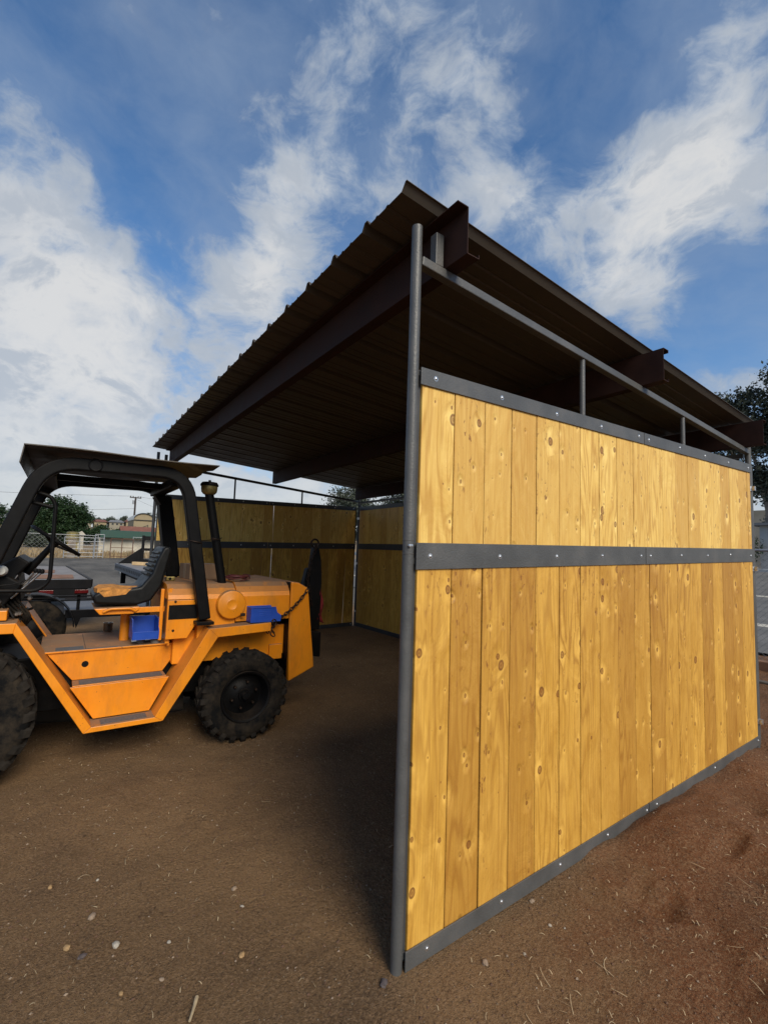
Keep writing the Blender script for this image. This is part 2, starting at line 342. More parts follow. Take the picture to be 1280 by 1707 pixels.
# ------------------------------------------------------------------ mesh helpers
ORG = {}
class MB:
    def __init__(s): s.v = []; s.f = []; s.uv = None; s.bid = None
    def add(s, vs, fs):
        k = len(s.v); s.v += [tuple(x) for x in vs]; s.f += [tuple(i+k for i in q) for q in fs]; return s
    def box(s, lo, hi, rot=None, piv=None):
        x0,y0,z0 = lo; x1,y1,z1 = hi
        vs = [Vector(q) for q in ((x0,y0,z0),(x1,y0,z0),(x1,y1,z0),(x0,y1,z0),(x0,y0,z1),(x1,y0,z1),(x1,y1,z1),(x0,y1,z1))]
        if rot is not None:
            c = Vector(piv) if piv else (Vector(lo)+Vector(hi))/2
            vs = [rot @ (q-c) + c for q in vs]
        return s.add(vs, [(0,3,2,1),(4,5,6,7),(0,1,5,4),(1,2,6,5),(2,3,7,6),(3,0,4,7)])
    def prism(s, pts, ax, a, b):
        """closed polygon pts (other two axes in order) extruded along axis ax from a to b"""
        def mk(q, t):
            q = list(q); q.insert(ax, t); return q
        n = len(pts)
        area = sum(pts[i][0]*pts[(i+1)%n][1]-pts[(i+1)%n][0]*pts[i][1] for i in range(n))
        if area < 0: pts = pts[::-1]
        if ax == 1: pts = pts[::-1]
        if a > b: a, b = b, a
        vs = [mk(q, a) for q in pts] + [mk(q, b) for q in pts]
        fs = [tuple(range(n-1, -1, -1)), tuple(range(n, 2*n))]
        for i in range(n): j = (i+1) % n; fs.append((i, j, n+j, n+i))
        return s.add(vs, fs)
    def sweep(s, pts, r, n=10, closed=False, square=None, cap=True):
        """tube along a polyline; square=(w,h) gives a rectangular section"""
        pts = [Vector(q) for q in pts]; N = len(pts); rings = []
        up = Vector((0,0,1))
        t0 = (pts[1]-pts[0]).normalized()
        if abs(t0.z) > .9: up = Vector((1,0,0))
        for i in range(N):
            if closed: t = (pts[(i+1)%N]-pts[i-1]).normalized()
            elif i == 0: t = (pts[1]-pts[0]).normalized()
            elif i == N-1: t = (pts[-1]-pts[-2]).normalized()
            else: t = ((pts[i+1]-pts[i]).normalized()+(pts[i]-pts[i-1]).normalized()).normalized()
            a = up - t*up.dot(t)
            if a.length < 1e-4: a = Vector((0,1,0)) - t*t.y
            a.normalize(); b = t.cross(a); up = a
            rr = r[i] if isinstance(r, (list, tuple)) else r
            if square:
                sw, sh = square
                rings.append([pts[i]+a*x*sh+b*y*sw for x, y in ((.5,.5),(.5,-.5),(-.5,-.5),(-.5,.5))])
            else:
                rings.append([pts[i]+(a*math.cos(2*math.pi*k/n)+b*math.sin(2*math.pi*k/n))*rr for k in range(n)])
        m_ = len(rings[0]); vs = [q for ring in rings for q in ring]; fs = []
        rng = N if closed else N-1
        for i in range(rng):
            j = (i+1) % N
            for k in range(m_):
                l = (k+1) % m_
                fs.append((i*m_+k, i*m_+l, j*m_+l, j*m_+k))
        if cap and not closed:
            fs.append(tuple(range(m_-1, -1, -1))); fs.append(tuple(range((N-1)*m_, N*m_)))
        return s.add(vs, fs)
    def lathe(s, prof, c, ax=2, n=32):
        """prof: list of (radius, t along axis)"""
        vs = []; fs = []; m_ = len(prof)
        for k in range(n):
            a = 2*math.pi*k/n; ca, sa = math.cos(a), math.sin(a)
            for r, tt in prof:
                if ax == 2: q = (r*ca, r*sa, tt)
                elif ax == 0: q = (tt, r*ca, r*sa)
                else: q = (r*sa, tt, r*ca)
                vs.append((c[0]+q[0], c[1]+q[1], c[2]+q[2]))
        for k in range(n):
            l = (k+1) % n
            for i in range(m_-1): fs.append((k*m_+i, l*m_+i, l*m_+i+1, k*m_+i+1))
        return s.add(vs, fs)
    def build(s, name, m_, parent=None, smooth=False, bevel=0, origin=None, seg=2):
        if parent is not None: o3 = ORG[parent.name]
        else: o3 = Vector(origin) if origin is not None else Vector((0,0,0))
        me = bpy.data.meshes.new(name)
        me.from_pydata([(a-o3.x, b-o3.y, c-o3.z) for a, b, c in s.v], [], s.f); me.update()
        if s.uv is not None:
            ul = me.uv_layers.new(name='UVMap'); ul.data.foreach_set('uv', np.array(s.uv, dtype=np.float32).ravel())
            at_ = me.attributes.new('bid', 'FLOAT', 'FACE'); at_.data.foreach_set('value', np.array(s.bid, dtype=np.float32))
        if m_ is not None: me.materials.append(m_)
        if smooth:
            me.polygons.foreach_set('use_smooth', [True]*len(me.polygons))
            try: me.set_sharp_from_angle(angle=R(38))
            except Exception: pass
        o = bpy.data.objects.new(name, me); COL.objects.link(o)
        if parent is not None: o.parent = parent; ORG[o.name] = o3
        else: o.location = o3; ORG[o.name] = o3
        if bevel:
            bv = o.modifiers.new('bevel', 'BEVEL'); bv.width = bevel; bv.segments = seg; bv.limit_method = 'ANGLE'; bv.angle_limit = R(35)
        return o
def thing(name, label, cat, loc, group=None):
    o = bpy.data.objects.new(name, None); COL.objects.link(o); o.location = loc; o.empty_display_size = .2
    ORG[o.name] = Vector(loc); o['label'] = label; o['category'] = cat
    if group: o['group'] = group
    return o
def tag(o, label=None, cat=None, group=None, kind=None):
    if label: o['label'] = label
    if cat: o['category'] = cat
    if group: o['group'] = group
    if kind: o['kind'] = kind
    return o
def rounded(pts, r, n=5):
    """polyline with rounded corners"""
    pts = [Vector(q) for q in pts]; out = [pts[0]]
    for i in range(1, len(pts)-1):
        a = (pts[i-1]-pts[i]); b = (pts[i+1]-pts[i]); d = min(r, a.length*.49, b.length*.49)
        a.normalize(); b.normalize()
        for k in range(n+1):
            t = k/n; p0 = pts[i]+a*d; p2 = pts[i]+b*d
            out.append(p0*(1-t)**2 + pts[i]*2*t*(1-t) + p2*t*t)
    out.append(pts[-1]); return out

# ------------------------------------------------------------------ terrain
_G = np.random.default_rng(5).random((256, 256))
def vnoise(x, y):
    xi = np.floor(x).astype(int); yi = np.floor(y).astype(int); fx = x-xi; fy = y-yi
    fx = fx*fx*(3-2*fx); fy = fy*fy*(3-2*fy)
    g = lambda a, b: _G[a & 255, b & 255]
    return (g(xi,yi)*(1-fx)+g(xi+1,yi)*fx)*(1-fy)+(g(xi,yi+1)*(1-fx)+g(xi+1,yi+1)*fx)*fy - .5
def sst(x, a, b):
    t = np.clip((x-a)/(b-a), 0, 1); return t*t*(3-2*t)
SL = .022
_dr = random.Random(77)
_DIMP = [(_dr.uniform(.25,1.7), _dr.uniform(-.7,3.2), _dr.uniform(0,3.1), _dr.uniform(.010,.024)) for _ in range(34)] + [(_dr.uniform(-2.0,.3), _dr.uniform(-1.2,-.25), _dr.uniform(0,3.1), _dr.uniform(.003,.007)) for _ in range(16)]
def gz(x, y):
    x = np.asarray(x, float); y = np.asarray(y, float)
    z = SL*np.clip(y, 0, 3.7)
    near = 1-sst(np.hypot(x, y), 6, 12)
    # loose soil thrown up against the outside of the side wall
    md = np.exp(-(((x-.75)/.55)**2+((y-2.05)/.55)**2))*.085 + np.exp(-(((x-1.5)/.7)**2+((y-1.5)/.9)**2))*.10
    md = md + np.exp(-(((x-.25)/.22)**2+((y-1.75)/.30)**2))*.07
    z = z + md*(x > .0)*sst(x, .0, .12)
    z = z + np.exp(-((x-.05)/.05)**2)*np.clip(vnoise(y*3.1+3, x*3)*.10+vnoise(y*9, x*9)*.04+.012, 0, .06)*sst(y, .9, 1.4)*(1-sst(y, 2.1, 2.6))
    z = z + np.exp(-((x**2+y**2)/.08**2))*.004
    rough = .35+1.2*sst(x*.8+y*.5, .5, 1.5)
    z = z + near*rough*(vnoise(x*2.1+9, y*2.1)*.022 + vnoise(x*5.3, y*5.3+4)*.012 + vnoise(x*13, y*13)*.007 + vnoise(x*27, y*27)*.006)
    # ridges and footprints in the loose red soil
    z = z + near*sst(x+.3*y, .7, 1.4)*(.030*np.sin(9*y+5*x+6*vnoise(x*2, y*2)) - .03*np.exp(-(((x-1.25)/.06)**2+((y-.95)/.12)**2)))
    for (cx, cy, an, dp) in _DIMP:                              # footprints and scuffs
        u_ = (x-cx)*math.cos(an)+(y-cy)*math.sin(an); v_ = -(x-cx)*math.sin(an)+(y-cy)*math.cos(an)
        q_ = (u_/.13)**2+(v_/.055)**2
        z = z + dp*(-np.exp(-q_*1.2)+.55*np.exp(-(q_-1.7)**2*1.5)*(q_ > .2))
    z = z + sst(y, 20, 30)*1.1*(x > -60) * (1-sst(-x, 30, 55))
    z = z + sst(-x, 48, 78)*.9 + sst(-x, 95, 190)*5.0 + sst(-x, 220, 420)*5.0
    return z
def axis(segs):
    out = []
    for a, b, st in segs: out += list(np.arange(a, b, st))
    return np.array(out+[segs[-1][1]])
geo_l = -np.geomspace(520, 14, 60); geo_r = np.geomspace(4, 520, 34); 
xs = np.concatenate([geo_l[:-1], axis([(-14,-5,.12),(-5,-2.6,.04),(-2.6,2.4,.02),(2.4,4,.1)]), geo_r[1:]])
ys = np.concatenate([-np.geomspace(520, 4, 34)[:-1], axis([(-4,-1.4,.06),(-1.4,3.2,.02),(3.2,6,.06),(6,36,.6)]), np.geomspace(36, 520, 18)[1:]])
XX, YY = np.meshgrid(xs, ys, indexing='ij'); ZZ = gz(XX, YY)
nx, ny = len(xs), len(ys)
idx = np.arange(nx*ny).reshape(nx, ny)
quads = np.stack([idx[:-1,:-1], idx[1:,:-1], idx[1:,1:], idx[:-1,1:]], -1).reshape(-1, 4)
def np_mesh(name, V, Q, m_, smooth=False, loc=(0,0,0)):
    me = bpy.data.meshes.new(name); V = np.asarray(V, np.float32); Q = np.asarray(Q, np.int32); k = Q.shape[1]
    me.vertices.add(len(V)); me.vertices.foreach_set('co', V.ravel())
    me.loops.add(Q.size); me.loops.foreach_set('vertex_index', Q.ravel())
    me.polygons.add(len(Q)); me.polygons.foreach_set('loop_start', np.arange(0, Q.size, k, dtype=np.int32))
    me.polygons.foreach_set('loop_total', np.full(len(Q), k, np.int32))
    if smooth: me.polygons.foreach_set('use_smooth', np.ones(len(Q), bool))
    me.update(); me.validate(); me.materials.append(m_)
    o = bpy.data.objects.new(name, me); COL.objects.link(o); o.location = loc; ORG[o.name] = Vector(loc); return o
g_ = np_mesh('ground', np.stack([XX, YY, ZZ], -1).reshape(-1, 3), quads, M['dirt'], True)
tag(g_, kind='structure')
def gzf(x, y): return float(gz(x, y))

# road beyond the shelter (a sheet on the terrain)
rx = np.linspace(-60, 40, 60); ry = np.array(list(np.arange(8.2, 28.1, .6)))
RX, RY = np.meshgrid(rx, ry, indexing='ij'); RZ = gz(RX, RY)+.03
ri = np.arange(RX.size).reshape(RX.shape)
rq = np.stack([ri[:-1,:-1], ri[1:,:-1], ri[1:,1:], ri[:-1,1:]], -1).reshape(-1, 4)
tag(np_mesh('road', np.stack([RX, RY, RZ], -1).reshape(-1, 3), rq, M['asphalt'], True), kind='structure')
mk = MB()
for (y0, y1) in ((12.0, 12.6), (21.8, 22.1)):
    xs_ = np.linspace(-30, 20, 60)
    for a, b in zip(xs_[:-1], xs_[1:]):
        if random.random() < .04: continue
        mk.add([(a,y0,gzf(a,y0)+.036),(b,y0,gzf(b,y0)+.036),(b,y1,gzf(b,y1)+.036),(a,y1,gzf(a,y1)+.036)], [(0,1,2,3)])
tag(mk.build('road_marking', M['white']), kind='structure')
kb = MB(); kb.box((-50, 28.1, gzf(-8,28)-.2), (30, 28.45, gzf(-8,28.1)+.17)); tag(kb.build('kerb', M['block'], bevel=.02), kind='structure')

# far hills
hv = []; hq = []; HN = 90
for i in range(HN):
    a = -math.pi*.98 + i*(math.pi*1.6)/(HN-1)       # azimuth sweep on the far side
    dx, dy = math.sin(a), math.cos(a)
    hgt = 17 + 5*math.sin(i*.37) + 3*math.sin(i*1.1+1) + 1.6*math.sin(i*2.9)
    for (rad, hh) in ((360, 2), (430, hgt*.75), (500, hgt), (640, 2)): hv.append((dx*rad, dy*rad, hh))
for i in range(HN-1):
    for k in range(3): hq.append((i*4+k, i*4+k+1, (i+1)*4+k+1, (i+1)*4+k))
tag(np_mesh('hills', hv, hq, M['hill'], True), kind='structure')

# ------------------------------------------------------------------ shelter
W, D = 6.351, 3.66
HP, M1, M0, HT, ST = 2.304, 1.586, 1.480, 2.790, -.0755
def sz(y): return SL*y              # how the panels step up towards the back
sh = thing('horse_shelter', 'open-front horse shelter of knotty pine boards in charcoal steel frames under a tan corrugated roof', 'shelter', (0,0,0))

# roof sheet: R-panel ribs running front to back
RX0, RX1, RY0, RY1 = -W-.02, .045, -.095, 3.70
prof = []; x = RX1; pitch = .305
prof.append((x, 0.030)); prof.append((x-.010, .030)); prof.append((x-.035, 0)); x -= .035
while x > RX0+.02:
    n0 = x
    for (dx, h) in ((.090,0),(.098,.006),(.108,.006),(.116,0),(.170,0),(.178,.006),(.188,.006),(.196,0),(.240,0),(.262,.032),(.284,.032),(.306,0)):
        if n0-dx > RX0: prof.append((n0-dx, h))
    x = n0-.306
ROOFZ = lambda y: 3.000 + ST*(y-.15)
rf = MB(); n = len(prof); TH = .0025
ysr = [RY0, 1.8, RY1]
vs = []
for y in ysr:
    for (px, h) in prof: vs.append((px, y, ROOFZ(y)+h))
for y in ysr:
    for (px, h) in prof: vs.append((px, y, ROOFZ(y)+h+TH))
fs = []; K = n*len(ysr)
for j in range(len(ysr)-1):
    for i in range(n-1):
        a = j*n+i; fs.append((a, a+1, a+n+1, a+n)); fs.append((K+a, K+a+n, K+a+n+1, K+a+1))
for i in range(n-1):
    fs.append((i+1, i, K+i, K+i+1)); a = (len(ysr)-1)*n+i; fs.append((a, a+1, K+a+1, K+a))
for j in range(len(ysr)-1):
    a = j*n; fs.append((a, a+n, K+a+n, K+a)); a = j*n+n-1; fs.append((a+n, a, K+a, K+a+n))
rf.add(vs, fs); roof = rf.build('roof_sheet', M['roof'], sh)
roof['label'] = 'ribbed tan metal roof sheet'

# purlins
def purlin(y, zsec, front):
    """profile in (y,z): C or Z section 0.2 m deep"""
    z0 = HT + ST*y + .002; z1 = z0+.203; t = .004; fl = .062; lp = .018
    b = MB(); x0, x1 = -W+.06, .15
    b.box((x0, y-t, z0), (x1, y, z1))
    if zsec:
        b.box((x0, y-fl, z1-t+.001), (x1, y-t, z1+.001)); b.box((x0, y, z0-.001), (x1, y+fl, z0+t-.001))
        b.box((x0, y+fl, z0), (x1, y+fl+t, z0+lp))
    else:
        b.box((x0, y, z1-t+.001), (x1, y+fl, z1+.001)); b.box((x0, y, z0-.001), (x1, y+fl, z0+t-.001))
        b.box((x0, y+fl-t, z0+t), (x1, y+fl-.001, z0+lp)); b.box((x0, y+fl-t, z1-lp), (x1, y+fl-.001, z1-t))
    return b.build('purlin', M['oxide'], sh)
purlin(.15, True, True); purlin(1.83, False, False); purlin(3.53, False, False)
# brackets holding the purlins to the rails
def bracket(x, y):
    z0 = HT+ST*y
    b = MB(); b.box((x-.02, y-.055, z0), (x+.02, y-.012, z0+.145)); return b.build('purlin_bracket', M['steel'], sh, bevel=.003)
for x in (0.0, -W): bracket(x, .145)

BOARD = .1855
def boards(plane, c, y0, y1, z0f, z1f, thick, seed, mt, parent, gaps=None, outer=1):
    """plane 'x': wall at x=c running along y; plane 'y': wall at y=c running along x.  one mesh, a board attribute per face"""
    b = MB(); b.uv = []; b.bid = []; rnd = random.Random(seed)
    a = y0; k = 0
    while a < y1-.02:
        e = min(a+BOARD, y1)
        if y1-e < .05: e = y1
        g = .0020+rnd.random()*.0030
        if rnd.random() < .25: g += .003
        gl = (gaps or {}).get(k, (0, 0))        # extra gap at top / bottom on the right side
        jog = rnd.uniform(-.0015, .0015)
        pr = rnd.random()*50 + seed*3
        z0, z1 = z0f((a+e)/2), z1f((a+e)/2)
        t0, t1 = c-thick/2+jog, c+thick/2+jog
        ch = .002
        # chamfered front and back: 8-gon section extruded in z
        lo_, hi_ = a+g/2, e-g/2
        sec = [(t0, lo_+ch), (t0+ch, lo_), (t1-ch, lo_), (t1, lo_+ch), (t1, hi_-ch), (t1-ch, hi_), (t0+ch, hi_), (t0, hi_-ch)]
        vs = []
        for zi, zz in enumerate((z0, z1)):
            ex = gl[1] if zi == 0 else gl[0]
            for si, (tt, aa) in enumerate(sec):
                if si >= 4: aa -= ex
                vs.append((tt, aa, zz) if plane == 'x' else (aa, tt, zz))
        fs = [(7,6,5,4,3,2,1,0), (8,9,10,11,12,13,14,15)] + [(i, (i+1) % 8, 8+(i+1) % 8, 8+i) for i in range(8)]
        if plane == 'x': fs = [q[::-1] for q in fs]
        base = len(b.v); b.add(vs, fs)
        for q in fs:
            b.bid.append(pr)
            for vi in q:
                vx = b.v[base+vi]; b.uv.append(((vx[1] if plane == 'x' else vx[0]), vx[2]))
        a = e; k += 1
    return b.build('board_cladding', mt, parent)
def strip(plane, c, side, a0, a1, zf0, zf1, parent, name, mt):
    """flat steel strip on one face of the wall; both ends follow the panel slope"""
    t0, t1 = (c, c+.006*side)
    b = MB()
    pts = [(a0, zf0(a0)), (a1, zf0(a1)), (a1, zf1(a1)), (a0, zf1(a0))]
    if plane == 'x': b.prism(pts, 0, t0, t1)
    else: b.prism(pts, 1, t0, t1)
    return b.build(name, mt, parent, bevel=.0012)
def bolt(plane, c, side, a, z, parent):
    b = MB(); r = .0074
    pf = [(0.0001, .0055*side), (r*.55, .0052*side), (r*.9, .0035*side), (r, .0015*side), (r*1.5, .0012*side), (r*1.5, -.0002*side)]
    if plane == 'x': b.lathe(pf, (c, a, z), 0, 12)
    else: b.lathe(pf, (a, c, z), 1, 12)
    return b.build('bolt', M['galv'], parent, smooth=True)
def wall(plane, c, a0, a1, side, seed, lab, steel, bolts=True, halves=2, slope=True, gaps=None):
    zf = (lambda a: sz(a)) if slope else (lambda a: sz(D))
    e = MB()
    # steel edge channels: end tubes and middle tube behind the boards
    L = [a0+.006, (a0+a1)/2, a1-.006]
    mid = (a0+a1)/2
    panel = MB()
    for q in (a0-.008, a1+.008):
        lo = [q-.008, q+.008]
        zz = (zf(q)+.03, zf(q)+HP-.01)
        if plane == 'x': panel.box((c-.012, lo[0], zz[0]), (c+.004, lo[1], zz[1]))
        else: panel.box((lo[0], c-.012, zz[0]), (lo[1], c+.004, zz[1]))
    zz = (min(zf(a0), zf(a1))+.05, min(zf(a0), zf(a1))+.075)
    if plane == 'x': panel.box((c-.010, a0-.012, zz[0]), (c+.002, a1+.012, zz[1]))
    else: panel.box((a0-.012, c-.010, zz[0]), (a1+.012, c+.002, zz[1]))
    p = panel.build('wall_panel', M['steel_dark'], sh); p['label'] = lab
    up = lambda a: zf(a)+HP-.006
    md = lambda a: zf(a)+(M0+M1)/2+.001
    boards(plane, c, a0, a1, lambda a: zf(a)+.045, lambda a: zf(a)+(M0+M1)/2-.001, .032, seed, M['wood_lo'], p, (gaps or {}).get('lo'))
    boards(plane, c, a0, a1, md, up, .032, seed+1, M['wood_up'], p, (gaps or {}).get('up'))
    for sd in (1, -1):
        fc = c+.0185*sd
        spans = [(a0-.012, mid-.003), (mid+.003, a1+.012)] if halves == 2 else [(a0-.012, a0+(a1-a0)/3-.003), (a0+(a1-a0)/3+.003, a0+2*(a1-a0)/3-.003), (a0+2*(a1-a0)/3+.003, a1+.012)]
        for (s0, s1) in spans:
            strip(plane, fc, sd, s0, s1, lambda a: zf(a)+HP-.072, lambda a: zf(a)+HP, p, 'top_strip', steel)
            strip(plane, fc, sd, s0, s1, lambda a: zf(a)+M0, lambda a: zf(a)+M1, p, 'middle_strip', steel)
            strip(plane, fc, sd, s0, s1, lambda a: zf(a)+.004, lambda a: zf(a)+.074, p, 'bottom_strip', steel)
    if bolts:
        fc = c+(.0185+.006)*side
        for (s0, s1) in ([(a0, mid), (mid, a1)]):
            for k in range(5):
                q = s0+.06+(s1-s0-.12)*k/4
                for zz in (HP-.036, (M0+M1)/2): bolt(plane, fc, side, q+random.uniform(-.008,.008), zf(q)+zz+random.uniform(-.004,.004), p)
                if k % 2 == 0 or s0 == a0: bolt(plane, fc, side, q+.03, zf(q)+.045, p)
    # bolt-less back
    return p
Z0 = -.0
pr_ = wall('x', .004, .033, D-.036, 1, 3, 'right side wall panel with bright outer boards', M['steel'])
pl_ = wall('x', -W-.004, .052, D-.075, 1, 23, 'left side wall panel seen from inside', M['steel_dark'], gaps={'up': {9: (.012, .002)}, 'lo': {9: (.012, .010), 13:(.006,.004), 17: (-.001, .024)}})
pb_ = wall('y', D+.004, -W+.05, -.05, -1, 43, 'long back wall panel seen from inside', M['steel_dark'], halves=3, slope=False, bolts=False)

def post(x, y, z0, z1, r=.0225, name='post', lean=(0,0), bands=(), mt=None):
    b = MB(); b.sweep([(x+lean[0]*(z0), y+lean[1]*(z0), z0), (x+lean[0]*z1, y+lean[1]*z1, z1)], r, 28)
    o = b.build(name, mt or M['steel'], sh, smooth=True)
    for zb in bands:
        c = MB(); c.lathe([(r+.0005, -.02), (r+.004, -.02), (r+.004, .02), (r+.0005, .02)], (x, y, zb), 2, 28)
        c.box((x+r-.002, y-.012, zb-.018), (x+r+.022, y+.012, zb+.018)); c.lathe([(.0001,.02),(.007,.02),(.007,-.02),(.0001,-.02)], (x+r+.012, y, zb), 1, 10)
        k = c.build('pipe_clamp', M['galv'], o, smooth=True)
    return o
np_post = post(0, 0, -.15, 2.915)
for zz in (M1+.008, M0+.062):
    c = MB(); c.lathe([(.0228,-.0015),(.0242,0),(.0228,.0015)], (0,0,zz), 2, 28); c.build('coupling_seam', M['steel'], np_post)
for q in (.0, .7): bo = MB(); bo.lathe([(.0001,.008),(.006,.007),(.007,0)], (.020*math.cos(q+.15)+.004, -.020*math.sin(.5-q)-.003, M1-.012), 0, 10); bo.build('coupling_bolt', M['galv'], np_post, smooth=True)
# stubs that tie the panels to the post
for zz in (HP-.02, (M0+M1)/2-.02, .05):
    b = MB(); b.box((-.010, .015, zz-.012), (.012, .032, zz+.014)); b.build('weld_lug', M['steel'], np_post, bevel=.003)
post(0, D, -.05, 2.545, bands=(sz(D)+2.10, sz(D)+1.42, sz(D)+.18))
post(-.010, D+.052, -.05, 2.38, r=.021)
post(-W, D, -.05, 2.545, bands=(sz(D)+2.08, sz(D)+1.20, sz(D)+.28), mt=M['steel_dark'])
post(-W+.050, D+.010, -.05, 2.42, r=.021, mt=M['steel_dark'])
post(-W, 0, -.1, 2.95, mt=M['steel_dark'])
# sloping rails above the panels and their uprights
def rail(x, mt):
    b = MB(); p0 = Vector((x, .02, HT+ST*.02-.021)); p1 = Vector((x, D-.02, HT+ST*(D-.02)-.021))
    b.sweep([p0, p1], 0, square=(.040, .040)); o = b.build('sloping_rail', mt, sh, bevel=.004)
    for y in (1.2, 2.43):
        z1 = HT+ST*y-.04; c_ = MB(); c_.sweep([(x, y, sz(y)+HP-.03), (x, y, z1+.004)], .0145, 14); c_.build('rail_upright', mt, o, smooth=True)
    return o
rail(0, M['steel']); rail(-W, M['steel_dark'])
b = MB(); b.sweep([(-W+.03, D, 2.47), (-.03, D, 2.47)], 0, square=(.036,.036)); br = b.build('back_rail', M['steel_dark'], sh)
for x in (-1.5, -2.1, -4.2, -5.3): c_ = MB(); c_.sweep([(x, D, 2.36), (x, D, 2.455)], .013, 12); c_.build('rail_upright', M['steel_dark'], br, smooth=True)

# ------------------------------------------------------------------ forklift
fk = thing('forklift', 'worn orange rough-terrain forklift with black roll cage parked at the shelter mouth', 'forklift', (-2.95, -.7, 0))
XN, XF = -2.30, -3.60          # outer faces of the two side frames
OUT = [(-2.0,.96),(-1.34,.95),(-.92,.26),(-.43,.26),(-.07,.83),(.36,.85)]
INN = [(-2.0,1.02),(-1.33,1.015),(-.875,.295),(-.485,.295),(-.14,.90),(.36,.92)]
for X0, sgn in ((XN, -1), (XF, 1)):
    b = MB()
    for i in range(5):
        b.prism([OUT[i], OUT[i+1], INN[i+1], INN[i]], 0, X0, X0+sgn*.028)
    fr = b.build('side_frame', M['orange'], fk, bevel=.0035)
    # plates that return inwards from the frame
    b = MB()
    dep = [.32, .32, .16, .32, .14]
    off = [(0,-.007), (-.008,-.005), (0,-.007), (.008,-.005), (0,-.007)]
    for i in range(5):
        a, c_ = INN[i], INN[i+1]; o_ = off[i]
        b.prism([(a[0], a[1]-.002), (c_[0], c_[1]-.002), (c_[0]+o_[0], c_[1]+o_[1]-.002), (a[0]+o_[0], a[1]+o_[1]-.002)], 0, X0+sgn*.0285, X0+sgn*(.0285+dep[i]))
    b.build('frame_return_plate', M['orange'], fk)
    yl = lambda z: -1.33+(1.015-z)*.632
    yr = lambda z: -.485+(z-.295)*.570
    ZM, ZD = .535, .762
    # stair-like body sides: lower riser, ledge, upper riser
    b = MB(); xa = X0+sgn*.15
    b.prism([(yl(.30)+.02,.302),(yr(.30)-.02,.302),(yr(ZM)-.03,ZM),(yl(ZM)+.015,ZM)], 0, xa, xa+sgn*.02); lp_ = b.build('lower_side_panel', M['orange'], fk, bevel=.003)
    b = MB(); b.box((min(xa, xa+sgn*.16), yl(ZM)+.03, ZM+.001), (max(xa, xa+sgn*.16), yr(ZM)-.05, ZM+.009)); b.build('step_ledge', M['orange'], fk, bevel=.002)
    xb = X0+sgn*.30
    b = MB(); b.prism([(yl(ZM)+.03,ZM+.012),(yr(ZM)-.055,ZM+.012),(yr(ZD)-.035,ZD-.002),(yl(ZD)+.0,ZD-.002)], 0, xb, xb+sgn*.02)
    up_ = b.build('upper_side_panel', M['orange'], fk, bevel=.003)
    b = MB(); b.lathe([(.0001, sgn*-.0015),(.022, sgn*-.0015),(.022, .0005)], (xb, -.925, .655), 0, 20); b.build('hole', M['black'], up_)
    for (z, x0_, x1_, ya, yb) in ((ZM+.0135, xb-sgn*.125, xb-sgn*.02, yl(ZM)+.07, yr(ZM)-.075), (.2965, X0+sgn*.035, X0+sgn*.13, yl(.3)+.06, yr(.3)-.05)):
        b = MB(); b.box((min(x0_,x1_), ya, z-.003), (max(x0_,x1_), yb, z)); b.build('grip_strip', M['gripg'], fk)
# deck between the frames
b = MB(); b.box((-3.31, -1.20, ZD-.012), (-2.585, -.27, ZD)); dk = b.build('deck_plate', M['orange'], fk, bevel=.002); dk['label'] = 'dusty brown steel floor plate'
b = MB(); b.box((-3.26, -.93, ZD+.0005), (-2.62, -.927, ZD+.002)); b.build('deck_seam', M['black'], dk)
b = MB(); b.add([(-2.72,-.62,ZD+.003),(-2.75,-.36,ZD+.012),(-3.02,-.36,ZD+.012),(-2.98,-.60,ZD+.003)], [(0,1,2,3)]); b.build('loose_plate', M['chrome'], dk)
for (y0, y1, x0, x1) in ((-1.11, -.94, -2.71, -2.61), (-1.05, -.72, -2.602, -2.587)):
    b = MB(); b.box((x0, y0, ZD+.0006), (x1, y1, ZD+.0036)); b.build('grip_strip', M['gripg'], dk)
# belly, axles
b = MB(); b.box((-3.28, -1.9, .34), (-2.64, .52, .72)); b.build('belly_frame', M['black'], fk, bevel=.01)
b = MB(); b.box((-3.36, -.35, .60), (-2.54, .577, .86)); b.box((-2.56, .44, .56), (-2.52, .56, .69)); b.build('rear_frame', M['orange'], fk, bevel=.006)['label'] = 'shaded orange frame box above the rear wheel'
for y, z in ((.17,.35), (-1.62,.44)):
    b = MB(); b.sweep([(-3.4, y, z), (-2.5, y, z)], .07, 16); b.build('axle', M['black'], fk, smooth=True)
# hood
hp_ = [(-2.45,.80),(-2.45,1.115),(-2.462,1.15),(-2.50,1.195),(-2.555,1.228),(-2.62,1.236),(-3.28,1.236),(-3.345,1.228),(-3.40,1.195),(-3.44,1.15),(-3.45,1.115),(-3.45,.80)]
b = MB(); b.prism([(x, z) for x, z in hp_], 1, -.195, .10); b.build('hood_cowl', M['orange'], fk, bevel=.004)
dz = [(x, z+.012 if z > 1.0 else z+.12) for x, z in hp_]
b = MB(); b.prism([(x+(.006 if x > -2.9 else -.006), z) for x, z in dz], 1, .104, .578); b.build('engine_door', M['orange'], fk, bevel=.006)
